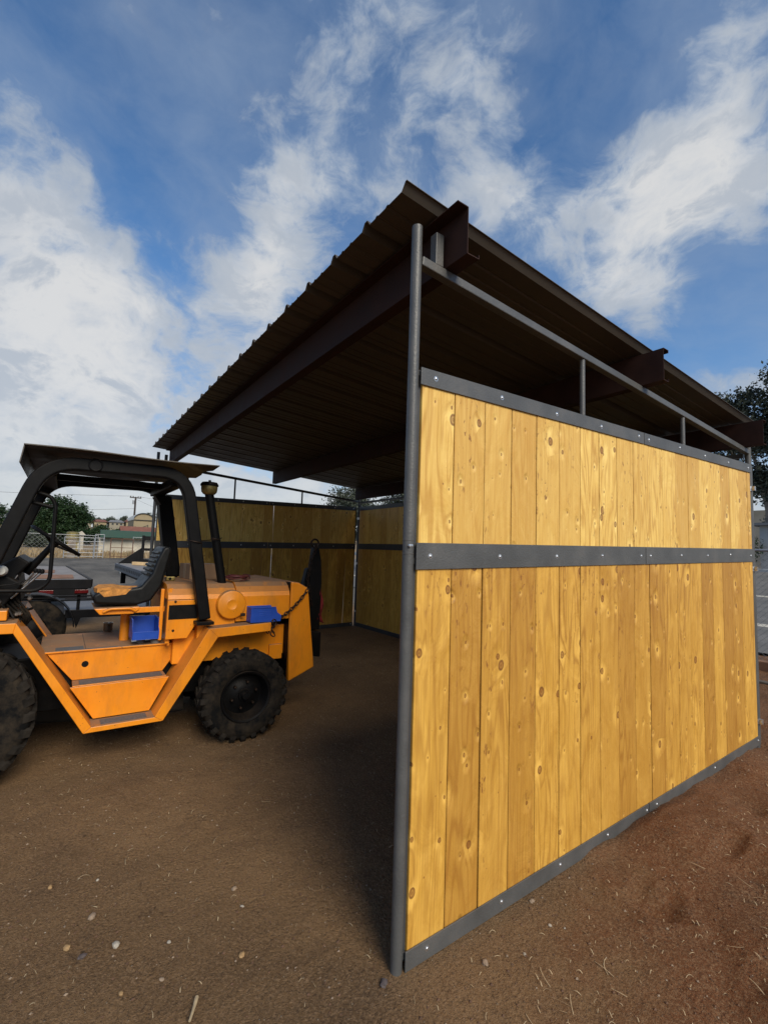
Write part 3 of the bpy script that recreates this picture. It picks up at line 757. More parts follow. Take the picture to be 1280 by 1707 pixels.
# driver side console with the black band
b = MB(); b.prism([(-.425,.815),(-.27,.815),(-.198,.94),(-.198,1.112),(-.425,1.112)], 0, -2.445, -2.475)
cs = b.build('console_panel', M['orange'], fk, bevel=.004)
b = MB(); b.prism([(x, z) for x, z in hp_ if z > 1.1], 1, -.425, -.199); b.build('console_top', M['orange'], fk, bevel=.004)
b = MB(); b.box((-2.4445, -.415, .965), (-2.4425, -.202, 1.075)); b.build('black_band', M['black'], cs)
for y, z in ((-.37,1.105),(-.375,.885)):
    b = MB(); b.lathe([(.0001,.007),(.008,.006),(.010,0)], (-2.4445, y, z-.005), 0, 12); b.build('bolt', M['chain'], cs, smooth=True)
b = MB(); b.box((-3.40, -.40, .76), (-2.50, -.385, 1.20)); b.box((-2.50,-.42,.78),(-2.478,-.395,1.2)); b.build('bulkhead', M['orange'], fk)['label'] = 'grimy bulkhead behind the seat'
# fuel cap
b = MB(); b.lathe([(.0001,.052),(.036,.052),(.040,.0545),(.044,.052),(.100,.052),(.112,.047),(.118,.036),(.118,0)], (-2.452, .055, 1.066), 0, 40)
b.build('round_cap', M['orange'], fk, smooth=True)
b = MB(); b.box((-2.40, .128, .97), (-2.385, .165, .995)); b.build('cap_latch', M['chain'], fk, bevel=.003)
# counterweight
b = MB(); b.prism([(.585,1.248),(.66,1.236),(.755,1.185),(.845,.47),(.60,.37),(.582,.80)], 0, -3.46, -2.44); b.build('counterweight', M['orange'], fk, bevel=.014, seg=3)
b = MB(); b.prism([(.582,1.24),(.582,.36),(.578,.36),(.578,1.24)], 0, -3.44, -2.455); b.build('weight_gap', M['black'], fk)
# rear tow frame with boom, black
tw = MB(); tw.box((-3.02, .84, .72), (-2.86, .96, .92)); tw.build('tow_block', M['black'], fk, bevel=.01)

def torus(mb, c, n, R_, r, N=40, m_=10):
    n = Vector(n).normalized(); a = n.orthogonal().normalized(); b_ = n.cross(a)
    pts = [Vector(c)+a*R_*math.cos(2*math.pi*k/N)+b_*R_*math.sin(2*math.pi*k/N) for k in range(N)]
    return mb.sweep(pts, r, m_, closed=True)
def wheel(y, z, Rr, xo, sgn, wdt, lugs, rim_r, pname):
    """xo: outer face; sgn: +1 when outer face looks to +x"""
    X = lambda t: xo - sgn*t
    t = MB(); w2 = wdt
    pf = [(rim_r, .035), (rim_r+.012, .012), (rim_r+.04, .002), (Rr*.80, .0), (Rr*.90, .012), (Rr*.945, .035), (Rr*.95, .07), (Rr*.955, w2/2), (Rr*.95, w2-.07), (Rr*.945, w2-.035), (Rr*.90, w2-.012), (Rr*.8, w2), (rim_r, w2-.03)]
    t.lathe([(r_, -sgn*q) for r_, q in pf], (xo, y, z), 0, 56)
    ty = t.build('tyre', M['rubber'], fk, smooth=True); 
    l = MB()
    for k in range(lugs):
        for side in (0, 1):
            a0 = 2*math.pi*(k+.5*side)/lugs
            # slanted bar from shoulder to centre line, wrapping over the shoulder
            secs = []
            da = .60*2*math.pi/lugs
            for (tt, rr, dr, sh_) in ((.006, Rr*.875, .02, -.10), (.022, Rr*.945, .018, -.04), (.05, Rr*.955, .045, .0), (w2*.54, Rr*.955, .045, .85)):
                tx = tt if side == 0 else w2-tt
                ac = a0 + sh_*2*math.pi/lugs*(1 if side == 0 else 1)
                q = []
                for aa, rad in ((ac-da/2, rr-.01), (ac+da/2, rr-.01), (ac+da*.36, rr+dr if dr < .04 else Rr), (ac-da*.36, rr+dr if dr < .04 else Rr)):
                    rad = min(rad, Rr)
                    q.append((X(tx), y+rad*math.cos(aa), z+rad*math.sin(aa)))
                secs.append(q)
            vs = [p_ for q in secs for p_ in q]; fs = [(0,1,2,3), (15,14,13,12)]
            for s_ in range(3):
                for e_ in range(4): fs.append((s_*4+e_, s_*4+(e_+1) % 4, (s_+1)*4+(e_+1) % 4, (s_+1)*4+e_))
            l.add(vs, fs)
    l.build('tread', M['lug'], ty)
    r_ = MB()
    pr = [(.0001,.06),(.045,.058),(.05,.075),(rim_r*.42,.08),(rim_r*.55,.105),(rim_r*.80,.115),(rim_r*.86,.07),(rim_r*.90,.045),(rim_r*.93,.018),(rim_r*1.0,.012),(rim_r*1.03,.022),(rim_r*1.0,.06)]
    r_.lathe([(a, -sgn*q) for a, q in pr], (xo, y, z), 0, 48); ri_ = r_.build('rim', M['black'], fk, smooth=True)
    h = MB(); h.lathe([(a, -sgn*q) for a, q in [(.0001,.02),(.026,.022),(.032,.035),(.034,.08)]], (xo, y, z), 0, 24); h.build('hub', M['black'], ri_, smooth=True)
    for k in range(6):
        a = k*math.pi/3+.3; n_ = MB()
        n_.lathe([(q0, -sgn*q1) for q0, q1 in [(.0001,.058),(.009,.060),(.011,.064),(.011,.09)]], (xo, y+rim_r*.52*math.cos(a), z+rim_r*.52*math.sin(a)), 0, 6)
        n_.build('wheel_nut', M['chain'], ri_)
wheel(.17, .352, .35, -2.25, 1, .25, 24, .195, 'rear'); wheel(.17, .352, .35, -3.65, -1, .25, 24, .195, 'rear')
wheel(-1.62, .445, .44, -2.22, 1, .32, 26, .24, 'front'); wheel(-1.62, .445, .44, -3.68, -1, .32, 26, .24, 'front')

# roll cage
def hoop(X):
    b = MB(); pts = rounded([(X,-.165,.965),(X,-.365,2.095),(X,-1.265,2.072),(X,-1.62,.98)], .20, 9)
    b.sweep(pts, 0, square=(.088,.088)); o = b.build('roll_cage_hoop', M['black'], fk, bevel=.012, seg=3)
    b = MB(); b.box((X-.06,-.23,.925),(X+.06,-.10,.95)); b.build('foot_plate', M['black'], o, bevel=.003)
    return o
h1 = hoop(-2.385); h2 = hoop(-3.515)
b = MB(); torus(b, (-2.337,-.975,2.082), (1,0,0), .040, .006, 28, 8); b.lathe([(.0001,.001),(.038,.001)], (-2.341,-.975,2.082), 0, 24); b.build('light_mount_ring', M['blackm'], h1, smooth=True)
b = MB(); b.sweep([(-3.47,-.42,2.03),(-2.43,-.42,2.03)], 0, square=(.09,.07)); b.build('cage_crossbar', M['black'], fk, bevel=.008)
b = MB(); b.sweep([(-3.47,-1.24,2.02),(-2.43,-1.24,2.02)], 0, square=(.09,.07)); b.build('cage_crossbar', M['black'], fk, bevel=.008)
b = MB(); b.sweep([(-2.95,-1.2,2.04),(-2.95,-.46,2.04)], 0, square=(.06,.05)); b.build('cage_crossbar', M['black'], fk, bevel=.006)
b = MB(); b.prism([(-.30,1.24),(-.17,1.24),(-.30,2.0),(-.42,2.0)], 0, -3.46, -3.30); b.build('rear_guard_plate', M['black'], fk, bevel=.01)
b = MB(); b.prism([(-.36,1.98),(-.46,1.98),(-.40,1.90)], 0, -3.40, -3.2); b.build('work_lamp_housing', M['black'], fk, bevel=.01)
# thin rain roof lying on the cage: slightly warped sheet with a turned-down front edge
rs = MB(); nxs, nys = 9, 14; vs = []
for lay in (0, .007):
    for i in range(nxs):
        for j in range(nys):
            x = -2.24 - 1.44*i/(nxs-1); y = -1.375 + 1.20*j/(nys-1)
            if j == nys-1: y += .02*math.sin(i*2.3)+(.02 if i == 0 else 0)
            z = 2.150 + .016*j/(nys-1) + .006*math.sin(i*1.7+j*.5) - (.020*(j > 11)*(i % 3 == 1))
            vs.append((x, y, z+lay))
fs = []; K = nxs*nys
for i in range(nxs-1):
    for j in range(nys-1):
        a = i*nys+j; fs.append((a, a+1, a+nys+1, a+nys)); fs.append((K+a, K+a+nys, K+a+nys+1, K+a+1))
for i in range(nxs-1):
    a = i*nys; fs.append((a, a+nys, K+a+nys, K+a)); a += nys-1; fs.append((a+nys, a, K+a, K+a+nys))
for j in range(nys-1):
    a = j; fs.append((a+1, a, K+a, K+a+1)); a = (nxs-1)*nys+j; fs.append((a, a+1, K+a+1, K+a))
rs.add(vs, fs); ro = rs.build('rain_roof', M['roof'], fk)
b = MB(); b.prism([(-1.375,2.152),(-1.369,2.152),(-1.385,2.035),(-1.391,2.035)], 0, -3.66, -2.25); b.build('roof_lip', M['roof'], ro)
# driver guard loop
b = MB(); b.sweep(rounded([(-2.42,-1.31,1.87),(-2.42,-1.215,1.845),(-2.42,-1.182,1.79),(-2.42,-1.178,1.27),(-2.42,-1.24,1.205),(-2.42,-1.62,1.21)], .07, 5), .0125, 10); b.build('guard_loop', M['black'], fk, smooth=True)
b = MB(); b.sweep([(-2.42,-1.33,1.80),(-2.42,-1.20,1.77)], .0125, 10); b.build('guard_loop_brace', M['black'], fk, smooth=True)
# seat
def seatshape(pts, x0, x1, name, mt, par, bev=.022):
    b = MB(); b.prism(pts, 0, x0, x1); return b.build(name, mt, par, bevel=bev, seg=4, smooth=True)
so_ = seatshape([(-.915,1.145),(-.90,1.085),(-.62,1.065),(-.52,1.095),(-.45,1.21),(-.418,1.37),(-.392,1.50),(-.418,1.528),(-.455,1.515),(-.495,1.42),(-.525,1.31),(-.60,1.205),(-.72,1.185),(-.86,1.18)], -3.02, -2.60, 'seat', M['vinyl'], fk)
for k in range(6):
    z = 1.30+.034*k; y = -.548+.0145*k
    b = MB(); b.sweep([(-2.97,y,z),(-2.65,y,z)], .0125, 8); b.build('seat_rib', M['vinyl'], so_, smooth=True)
b = MB(); rr_ = random.Random(4)
ol = [(-2.625,-.885),(-2.612,-.80),(-2.60,-.72),(-2.64,-.66),(-2.70,-.60),(-2.80,-.61),(-2.90,-.66),(-2.97,-.76),(-2.96,-.86),(-2.85,-.90),(-2.70,-.90)]
top = [(x, y, 1.196+.010*math.sin(i*1.9)) for i, (x, y) in enumerate(ol)]; bot = [(x, y, 1.165) for x, y in ol]; nn = len(ol)
b.add(top+bot+[(-2.78,-.76,1.205)], [(i, (i+1) % nn, 2*nn) for i in range(nn)]+[((i+1) % nn, i, nn+i, nn+(i+1) % nn) for i in range(nn)])
b.add([(-2.598,-.88,1.175),(-2.598,-.66,1.195),(-2.598,-.70,1.150),(-2.598,-.84,1.135)], [(0,1,2,3)])
b.build('torn_foam', M['foam'], so_)['label'] = 'torn cushion showing orange foam'
b = MB(); b.prism([(-.90,1.052),(-.86,1.005),(-.64,1.005),(-.60,1.035),(-.60,1.058)], 0, -3.0, -2.575); b.build('seat_pan', M['orange'], fk, bevel=.006)
b = MB(); b.sweep(rounded([(-2.565,-.84,1.028),(-2.555,-.80,1.05),(-2.555,-.66,1.05),(-2.565,-.63,1.028)], .02, 4), .011, 10); b.build('pan_handle', M['orange'], fk, smooth=True)
b = MB(); b.box((-2.61,-.63,1.01),(-2.585,-.42,1.052)); b.box((-2.60,-.455,.79),(-2.575,-.43,1.19)); b.build('seat_arm', M['orange'], fk, bevel=.003)
b = MB(); b.sweep([(-2.86,-.66,ZD),(-2.86,-.66,1.01)], .035, 16); b.build('seat_post', M['orange'], fk, smooth=True)
# steering
n_ = Vector((0,.56,.83)).normalized(); c0 = Vector((-2.93,-1.165,1.54))
b = MB(); torus(b, c0, n_, .185, .014, 44, 10); sw_ = b.build('steering_wheel', M['black'], fk, smooth=True)
b = MB(); a_ = Vector((1,0,0)); b2 = n_.cross(a_)
for k in range(3):
    an = math.pi/2+k*2*math.pi/3; b.sweep([c0-n_*.035, c0+(a_*math.cos(an)+b2*math.sin(an))*.18], .009, 8)
b.build('spokes', M['black'], sw_, smooth=True)
b = MB(); b.sweep([c0-n_*.01, c0-n_*.06, c0-n_*.30], [.035,.022,.028], 14); b.build('steering_column', M['black'], fk, smooth=True)
b = MB(); b.prism([(-2.0,.96),(-1.40,.96),(-1.33,1.12),(-1.36,1.30),(-1.30,1.38),(-1.37,1.43),(-1.52,1.33),(-1.62,1.22),(-2.0,1.18)], 0, -3.25, -2.62); b.build('dashboard_cowl', M['black'], fk, bevel=.012)
b = MB(); b.box((-2.62,-1.52,1.12),(-2.50,-1.36,1.30), rot=Matrix.Rotation(R(-32),3,'X')); b.build('valve_block', M['black'], fk, bevel=.01)
for k in range(5):
    b = MB(); b.sweep(rounded([(-2.52-.03*k,-1.50+.02*k,1.20),(-2.50-.03*k,-1.42,1.10+.03*k),(-2.55,-1.34+.02*k,1.02),(-2.66,-1.32,.90)], .05, 5), .008, 8); b.build('hose', M['rubber'], fk, smooth=True)
for k in range(3):
    b = MB(); b.sweep([(-2.60+.05*k,-1.38,1.15),(-2.60+.05*k,-1.27+.02*k,1.32)], .006, 8); lv = b.build('control_lever', M['chrome'], fk, smooth=True)
    b = MB(); b.lathe([(.0001,.018),(.011,.014),(.015,0),(.011,-.014),(.0001,-.018)], (-2.60+.05*k,-1.265+.02*k,1.33), 2, 14); b.build('knob', M['black'], lv, smooth=True)
rr_ = random.Random(21)
for k in range(12):
    a0 = Vector((rr_.uniform(-2.75,-2.46), rr_.uniform(-1.62,-1.40), rr_.uniform(1.02,1.24))); a1 = Vector((rr_.uniform(-2.75,-2.46), rr_.uniform(-1.44,-1.24), rr_.uniform(.98,1.30)))
    b = MB(); b.sweep([a0, a0.lerp(a1,.35)+Vector((.03,0,rr_.uniform(-.06,.05))), a0.lerp(a1,.7)+Vector((.02,0,rr_.uniform(-.05,.06))), a1], rr_.choice([.004,.006,.009]), 7); b.build('wiring' if k % 3 else 'hydraulic_pipe', M['black'] if k % 3 else M['chrome'], fk, smooth=True)
for k in range(7):
    q = Vector((-2.50, rr_.uniform(-1.50,-1.26), rr_.uniform(1.04,1.27))); b = MB(); b.lathe([(.0001,.014),(.010,.014),(.012,.004),(.016,.0),(.016,-.012),(.0001,-.012)], q, 0, 6); b.build('pipe_fitting', M['chrome'], fk)
b = MB(); b.lathe([(.0001,.03),(.022,.03),(.034,.01),(.034,-.02),(.0001,-.03)], (-2.46,-1.44,1.335), 0, 20); b.build('small_lamp', M['cloth'], fk, smooth=True)
gl = MB(); gl.box((-2.7,-1.62,1.18),(-2.44,-1.60,1.42)); gq = gl.build('grille', M['black'], fk)
for k in range(8):
    b = MB(); b.box((-2.69,-1.60,1.19+.028*k),(-2.45,-1.575,1.199+.028*k)); b.build('grille_slat', M['chrome'], gq)
b = MB(); b.box((-2.68,-1.34,.90),(-2.60,-1.325,1.08), rot=Matrix.Rotation(R(-28),3,'X')); b.build('pedal', M['black'], fk, bevel=.004)
b = MB(); b.box((-2.56,-1.56,1.02),(-2.40,-1.385,1.085)); b.build('fender_block', M['orange'], fk, bevel=.006)
# mast just outside the frame, so the machine is whole from the side
for x in (-2.62,-3.28):
    b = MB(); b.box((x-.04,-2.42,.12),(x+.04,-2.30,2.05)); b.build('mast_channel', M['black'], fk, bevel=.006)
for x in (-2.72,-3.18):
    b = MB(); b.prism([(-2.43,.60),(-2.47,.60),(-2.47,.14),(-3.45,.10),(-3.45,.12),(-2.43,.19)], 0, x-.05, x+.05); b.build('fork', M['black'], fk, bevel=.004)
b = MB(); b.box((-3.24,-2.30,.35),(-2.66,-1.95,.75)); b.build('mast_mount', M['black'], fk, bevel=.01)
# snorkel with pre-cleaner bowl
b = MB(); b.sweep([(-2.60,.035,1.14),(-2.60,-.135,1.99)], .036, 20); sk = b.build('intake_stack', M['black'], fk, smooth=True)
b = MB(); b.lathe([(.036,0),(.050,.02),(.050,.03)], (-2.60,.037,1.155), 2, 20); b.box((-2.61,-.03,1.165),(-2.59,.0,1.20)); b.build('stack_clamp', M['black'], sk, smooth=True)
b = MB(); b.lathe([(.03,-.03),(.048,-.022),(.062,-.005),(.066,.02),(.066,.052)], (-2.60,-.135,2.0), 2, 28); b.build('precleaner_bowl', M['brass'], sk, smooth=True)
b = MB(); b.lathe([(.072,.046),(.074,.052),(.072,.062),(.060,.078),(.012,.084),(.010,.098),(.0001,.098)], (-2.60,-.135,2.0), 2, 28); b.build('precleaner_lid', M['black'], sk, smooth=True)
b = MB(); b.sweep([(-2.44,-.26,1.575),(-2.50,-.12,1.59),(-2.57,-.04,1.60),(-2.62,.0,1.612)], .004, 6); torus(b, (-2.60,-.056,1.60), (0,.2,1), .039, .004, 20, 6); torus(b, (-2.385,-.272,1.57), (0,.2,1), .060, .004, 20, 6); b.build('tie_wire', M['chain'], fk, smooth=True)
b = MB(); b.sweep([(-2.86,-.33,1.25),(-2.86,-.37,1.56)], .0022, 6); b.build('antenna', M['black'], fk)

# ---------------- loose things on the forklift
def bin_(name, label, c, L, wd, H, open_dir, group, extra=None):
    """plastic stacking bin; c is the base centre, open_dir '+x' or '+y' is the side with the low lip"""
    b = MB(); t = .004; z0 = c[2]
    def bx(lo, hi): b.box(lo, hi)
    # local: l = along opening direction (front = +L/2), s = sideways
    def P(l, s, z):
        return (c[0]+l, c[1]+s, z0+z) if open_dir == '+x' else (c[0]-s, c[1]+l, z0+z)
    def slab(poly, s0, s1):   # poly in (l,z), between s0 and s1
        n = len(poly); vs = [P(l, s0, z) for l, z in poly]+[P(l, s1, z) for l, z in poly]
        fs = [tuple(range(n-1,-1,-1)), tuple(range(n,2*n))]+[(i,(i+1)%n,n+(i+1)%n,n+i) for i in range(n)]
        b.add(vs, fs)
    h = L/2; s = wd/2
    side = [(-h,0),(h-.006,0),(h,H*.40),(h-L*.14,H*.62),(h-L*.20,H),(-h,H)]
    slab(side, s-t, s); slab(side, -s, -s+t)
    slab([(-h,0),(h-.006,0),(h-.006,t),(-h,t)], -s+t, s-t)
    slab([(-h,t),(-h+t,t),(-h+t,H),(-h,H)], -s+t, s-t)
    slab([(h-.010,t),(h-.006,t),(h,H*.40),(h-.004,H*.40)], -s+t, s-t)
    for sg in (-1, 1):
        slab([(-h,H-.006),(h-L*.20,H-.006),(h-L*.20,H+.002),(-h,H+.002)], sg*(s-.001) if sg>0 else -s-.006, sg*(s+.006) if sg>0 else -s+.001)
        for k in range(3): slab([(-h+L*.25,H*(.45+.12*k)),(h-L*.35,H*(.45+.12*k)),(h-L*.35,H*(.48+.12*k)),(-h+L*.25,H*(.48+.12*k))], sg*s-.0015, sg*s+.0015)
    o = b.build(name, M['blue'], None, origin=c, bevel=.0012); tag(o, label, 'plastic bin', group); return o
b1 = bin_('storage_bin', 'open blue plastic bin of small hardware under the forklift seat', (-2.665,-.545,.805), .22, .185, .155, '+x', 'blue plastic bins on the forklift')
b2_ = bin_('storage_bin', 'closed-sided blue plastic bin on the forklift rear fender shelf', (-2.385,.325,.921), .265, .115, .122, '+y', 'blue plastic bins on the forklift')
for k, (x, y, mt, nm) in enumerate(((-2.62,-.575,'red','rag'),(-2.64,-.52,'chrome','wrench'))):
    b = MB()
    if nm == 'rag': b.lathe([(.0001,.035),(.02,.03),(.032,.012),(.026,0)], (x,y,.812), 2, 9)
    else: b.sweep([(x-.05,y-.03,.83),(x+.02,y,.85),(x+.05,y+.04,.845)], .008, 8)
    tag(b.build(nm, M[mt], None, origin=(x,y,.81), smooth=True), 'crumpled red rag lying in the open blue bin' if nm == 'rag' else 'steel wrench lying in the open blue bin', nm)
for k, (x, y, r) in enumerate(((-2.645,-.46,.035),(-2.68,-.56,.030))):
    b = MB(); b.lathe([(.0001,.036),(r*.55,.036),(r*.6,.030),(r,.028),(r*1.05,.014),(r,.0),(.0001,0)], (x,y,ZD+.001), 2, 24)
    tag(b.build('metal_puck', M['plank'], None, origin=(x,y,ZD), smooth=True), ['larger grey round metal puck under the blue bin nearest the hood', 'smaller grey round metal puck under the middle of the blue bin'][k], 'metal puck', 'grey metal pucks under the bin')
cp = at(180,1052,2,ZD); b = MB()
b.lathe([(.0001,.001),(.033,.001),(.036,.006),(.036,.072),(.038,.075),(.034,.075),(.032,.070),(.032,.008),(.0001,.006)], cp, 2, 28)
tag(b.build('steel_cup', M['chrome'], None, origin=cp, smooth=True), 'small tarnished steel cup standing on the forklift floor', 'cup')
b = MB(); cb = (-3.10,-.17,1.2365); q = Matrix.Rotation(R(8),3,'Z'); b.box((cb[0]-.13,cb[1]-.02,cb[2]),(cb[0]+.13,cb[1]+.27,cb[2]+.135), rot=q)
cbx = b.build('cardboard_box', M['card'], None, origin=cb, bevel=.003); tag(cbx, 'brown cardboard box sitting on the forklift hood', 'cardboard box')
b = MB(); b.box((cb[0]-.028,cb[1]-.021,cb[2]+.002),(cb[0]+.028,cb[1]+.271,cb[2]+.1362), rot=q, piv=(cb[0],cb[1]+.125,cb[2])); b.build('packing_tape', simple('packing_tape',(.33,.22,.13),.4), cbx)
b = MB(); rr_ = random.Random(9); pts = []
cc = at(396,967,2,1.252)
for k in range(130):
    a = k*.36; R_ = .072+.016*math.sin(k*.31)+rr_.uniform(-.004,.004)
    pts.append((cc[0]+R_*1.0*math.cos(a), cc[1]+R_*1.25*math.sin(a), 1.254+.022*abs(math.sin(a*.5+k*.05))+.00018*k))
b.sweep(pts, .0038, 6); tag(b.build('cable_coil', M['cable'], None, origin=cc, smooth=True), 'tangled dark red cable coil on the engine cover', 'cable')
tp = (-2.80,-.36,1.2375); b = MB(); b.box((tp[0]-.02,tp[1]-.03,tp[2]),(tp[0]+.02,tp[1]+.04,tp[2]+.035)); tm = b.build('small_meter', M['brass'], None, origin=tp, bevel=.006)
tag(tm, 'small brass-coloured box with a black dial behind the seat', 'meter'); b = MB(); b.lathe([(.0001,.003),(.011,.003),(.012,0)], (tp[0]+.0195,tp[1],tp[2]+.018), 0, 16); b.build('dial', M['black'], tm)
# chain draped from the counterweight to the shelf corner
ch = thing('chain', 'oily rusty chain draped from the counterweight down to the fender shelf corner', 'chain', (-2.42,.5,.93))
p0, p1 = Vector((-2.425,.735,1.165)), Vector((-2.345,.385,.925))
def link(c, t, flip, s=.021, r=.0048):
    t = t.normalized(); u = t.cross(Vector((1,0,0))).normalized(); v_ = t.cross(u)
    if flip: u = v_
    pts = []
    for k in range(14):
        a = 2*math.pi*k/14; pts.append(c + t*s*math.cos(a)*1.15 + u*s*.62*math.sin(a))
    b = MB(); b.sweep(pts, r, 6, closed=True); b.build('link', M['chain'], ch, smooth=True)
N = 14; prev = None
for k in range(N):
    t = k/(N-1); c_ = p0.lerp(p1, t) - Vector((0,0,.045*4*t*(1-t))); t2 = min(1, t+.02); c2_ = p0.lerp(p1, t2)-Vector((0,0,.045*4*t2*(1-t2)))
    link(c_, (c2_-c_) if k < N-1 else Vector((0,-1,-.4)), k % 2)
rr_ = random.Random(2)
for k in range(9):
    link(Vector((-2.335+rr_.uniform(-.02,.01), .372+rr_.uniform(-.035,.03), .93-.014*k+rr_.uniform(-.01,.01))), Vector((rr_.uniform(-.3,.3), rr_.uniform(-1,1), -1)), k % 2)
# hoist rigging hanging behind the counterweight
bm = thing('hoist_boom', 'black steel boom with hook hanging upright behind the forklift counterweight', 'hoist boom', (-2.92,1.0,.45))
b = MB(); b.prism([(.96,.72),(1.11,.72),(1.115,1.20),(1.10,1.42),(1.065,1.56),(1.01,1.56),(.985,1.36)], 0, -2.96, -2.88); b.build('boom_bar', M['black'], bm, bevel=.008)
b = MB(); b.prism([(.90,.50),(1.09,.46),(1.09,.71),(.90,.73)], 0, -3.06, -2.80); b.build('boom_base', M['black'], bm, bevel=.01)
b = MB(); b.prism([(.90,1.10),(.955,1.34),(1.0,1.35),(1.0,1.02),(.94,.76),(.905,.76)], 0, -2.98,-2.90); b.build('boom_gusset', M['black'], bm, bevel=.008)
b = MB(); torus(b, (-2.92,1.035,1.60), (1,0,0), .042, .010, 24, 8); b.build('hook_ring', M['chain'], bm, smooth=True)
rg = thing('rigging_chain', 'dark chain hanging in loops beside the black boom', 'chain', (-2.86,1.0,1.1))
_ch = ch; ch = rg
for k in range(22): link(Vector((-2.862+.012*math.sin(k*.9), 1.02-.060*math.sin(k/21*math.pi)-.02*k/21, 1.57-.028*k)), Vector((0,.1,-1)), k % 2, s=.019)
ch = _ch
b = MB(); vs = []; fs = []
for i in range(8):
    for j in range(5):
        vs.append((-2.90+.018*math.sin(i*1.3+j*1.1), 1.09+.009*j*(1+.14*i)+.01*math.sin(i*.9), 1.12-.048*i-.01*math.sin(j*2)))
for i in range(7):
    for j in range(4): a = i*5+j; fs.append((a, a+1, a+6, a+5))
b.add(vs, fs); rgg = b.build('red_rag', M['red'], None, origin=(-2.9,1.1,1.16), smooth=True); sd = rgg.modifiers.new('thick', 'SOLIDIFY'); sd.thickness = .006
tag(rgg, 'limp red rag hanging from the black boom', 'rag')
b = MB(); b.sweep([(-3.5,-1.25,.12),(-3.25,-.35,.11),(-3.2,-.1,.115)], [.11,.105,.09], 18); tag(b.build('timber_log', M['barkd'], None, origin=(-3.3,-.6,.1), smooth=True), 'dark weathered log lying on the dirt beneath the forklift', 'log')

# ------------------------------------------------------------------ trailers in the yard
ta = thing('utility_trailer', 'black utility trailer with a low grey deck and arched mudguard just beyond the forklift', 'trailer', (-6.6,-1.0,0))
b = MB(); b.box((-7.35,-1.03,.545),(-6.20,.9,.60)); dd = b.build('deck', M['deckgrey'], ta); 
b = MB(); b.box((-6.20,-1.02,.50),(-6.14,.9,.606)); b.build('deck_edge', M['blackm'], ta, bevel=.004)
b = MB(); b.box((-7.42,-1.02,.50),(-7.36,.9,.64)); b.build('deck_edge', M['blackm'], ta, bevel=.004)
for z, y1 in ((.80,.1),(.745,.1)):
    b = MB(); b.box((-6.20,-2.6,z-.018),(-6.165,y1,z)); b.build('side_rail', M['blackm'], ta)
for y in (-.88,-2.3,.08):
    b = MB(); b.box((-6.20,y-.02,.42),(-6.165,y+.02,.80)); b.build('rail_post', M['blackm'], ta)
b = MB(); b.prism([(-.92,.50),(-.84,.50),(-.885,.36)], 0, -6.16,-6.14); b.build('corner_gusset', M['blackm'], ta)
b = MB(); b.lathe([(.16,.0),(.33,-.004),(.365,-.03),(.37,-.10),(.365,-.17),(.33,-.20),(.16,-.2)], (-6.12,-1.36,.375), 0, 40); wt = b.build('wheel', M['rubber'], ta, smooth=True)
b = MB(); b.lathe([(.0001,-.05),(.08,-.06),(.14,-.08),(.16,-.03)], (-6.12,-1.36,.375), 0, 24); b.build('rim', M['black'], wt, smooth=True)
b = MB(); pin = [(-1.36+.44*math.cos(a), .37+.45*math.sin(a)) for a in np.linspace(.05, math.pi-.05, 22)]; pou = [(-1.36+.455*math.cos(a), .37+.465*math.sin(a)) for a in np.linspace(.05, math.pi-.05, 22)]
for i in range(21): b.prism([pin[i], pin[i+1], pou[i+1], pou[i]], 0, -6.36, -6.06)
b.build('mudguard', M['blackm'], ta, smooth=True)
b = MB(); b.box((-7.3,-2.7,.42),(-6.3,-1.0,.54)); b.build('chassis', M['blackm'], ta)

tb = thing('flatbed_trailer', 'black flatbed trailer with plank deck and red marker lights beyond the utility trailer', 'trailer', (-11,-2,0))
e1 = at(150,967,2,.86); e2 = at(110,944,2,.86)
b = MB(); b.add([(e1.x,-4.2,.86),(e1.x,e1.y,.86),(e2.x,e2.y,.86),(e2.x,-4.2,.86)], [(0,1,2,3)]); b.add([(e1.x,-4.2,.84),(e1.x,e1.y,.84),(e2.x,e2.y,.84),(e2.x,-4.2,.84)], [(3,2,1,0)]); b.build('plank_deck', M['plank'], tb)
b = MB(); b.box((e1.x+.002,-4.2,.72),(e1.x+.06,e1.y+.03,.875)); b.build('front_fascia', M['blackm'], tb, bevel=.004)
b = MB(); b.prism([(e1.x,e1.y),(e1.x,e1.y+.05),(e2.x,e2.y+.05),(e2.x,e2.y)], 2, .74, .875); b.build('side_rail', M['blackm'], tb)
b = MB(); b.box((e2.x+.3,-3.6,.50),(e1.x-.05,-1.1,.74)); b.build('chassis', M['blackm'], tb)
for y in (-1.28,-.78):
    b = MB(); b.box((e1.x+.05,y-.10,.64),(e1.x+.07,y+.10,.70)); b.build('marker_light', M['redl'], tb, bevel=.004)
b = MB(); b.box((e1.x-.02,-2.5,.56),(e1.x+.05,e1.y-.02,.72)); b.build('bumper', M['blackm'], tb)
for (x, y) in ((e1.x-.9,-1.2),(e1.x-2.6,-1.5)):
    b = MB(); b.box((x-.5,y-.35,.865),(x+.5,y+.3,.872)); b.build('rust_patch', M['timber'], tb)
b = MB(); b.lathe([(.16,.0),(.35,-.01),(.37,-.10),(.35,-.19),(.16,-.2)], (e1.x-.6,-1.2,.375), 1, 30); b.build('wheel', M['rubber'], tb, smooth=True)

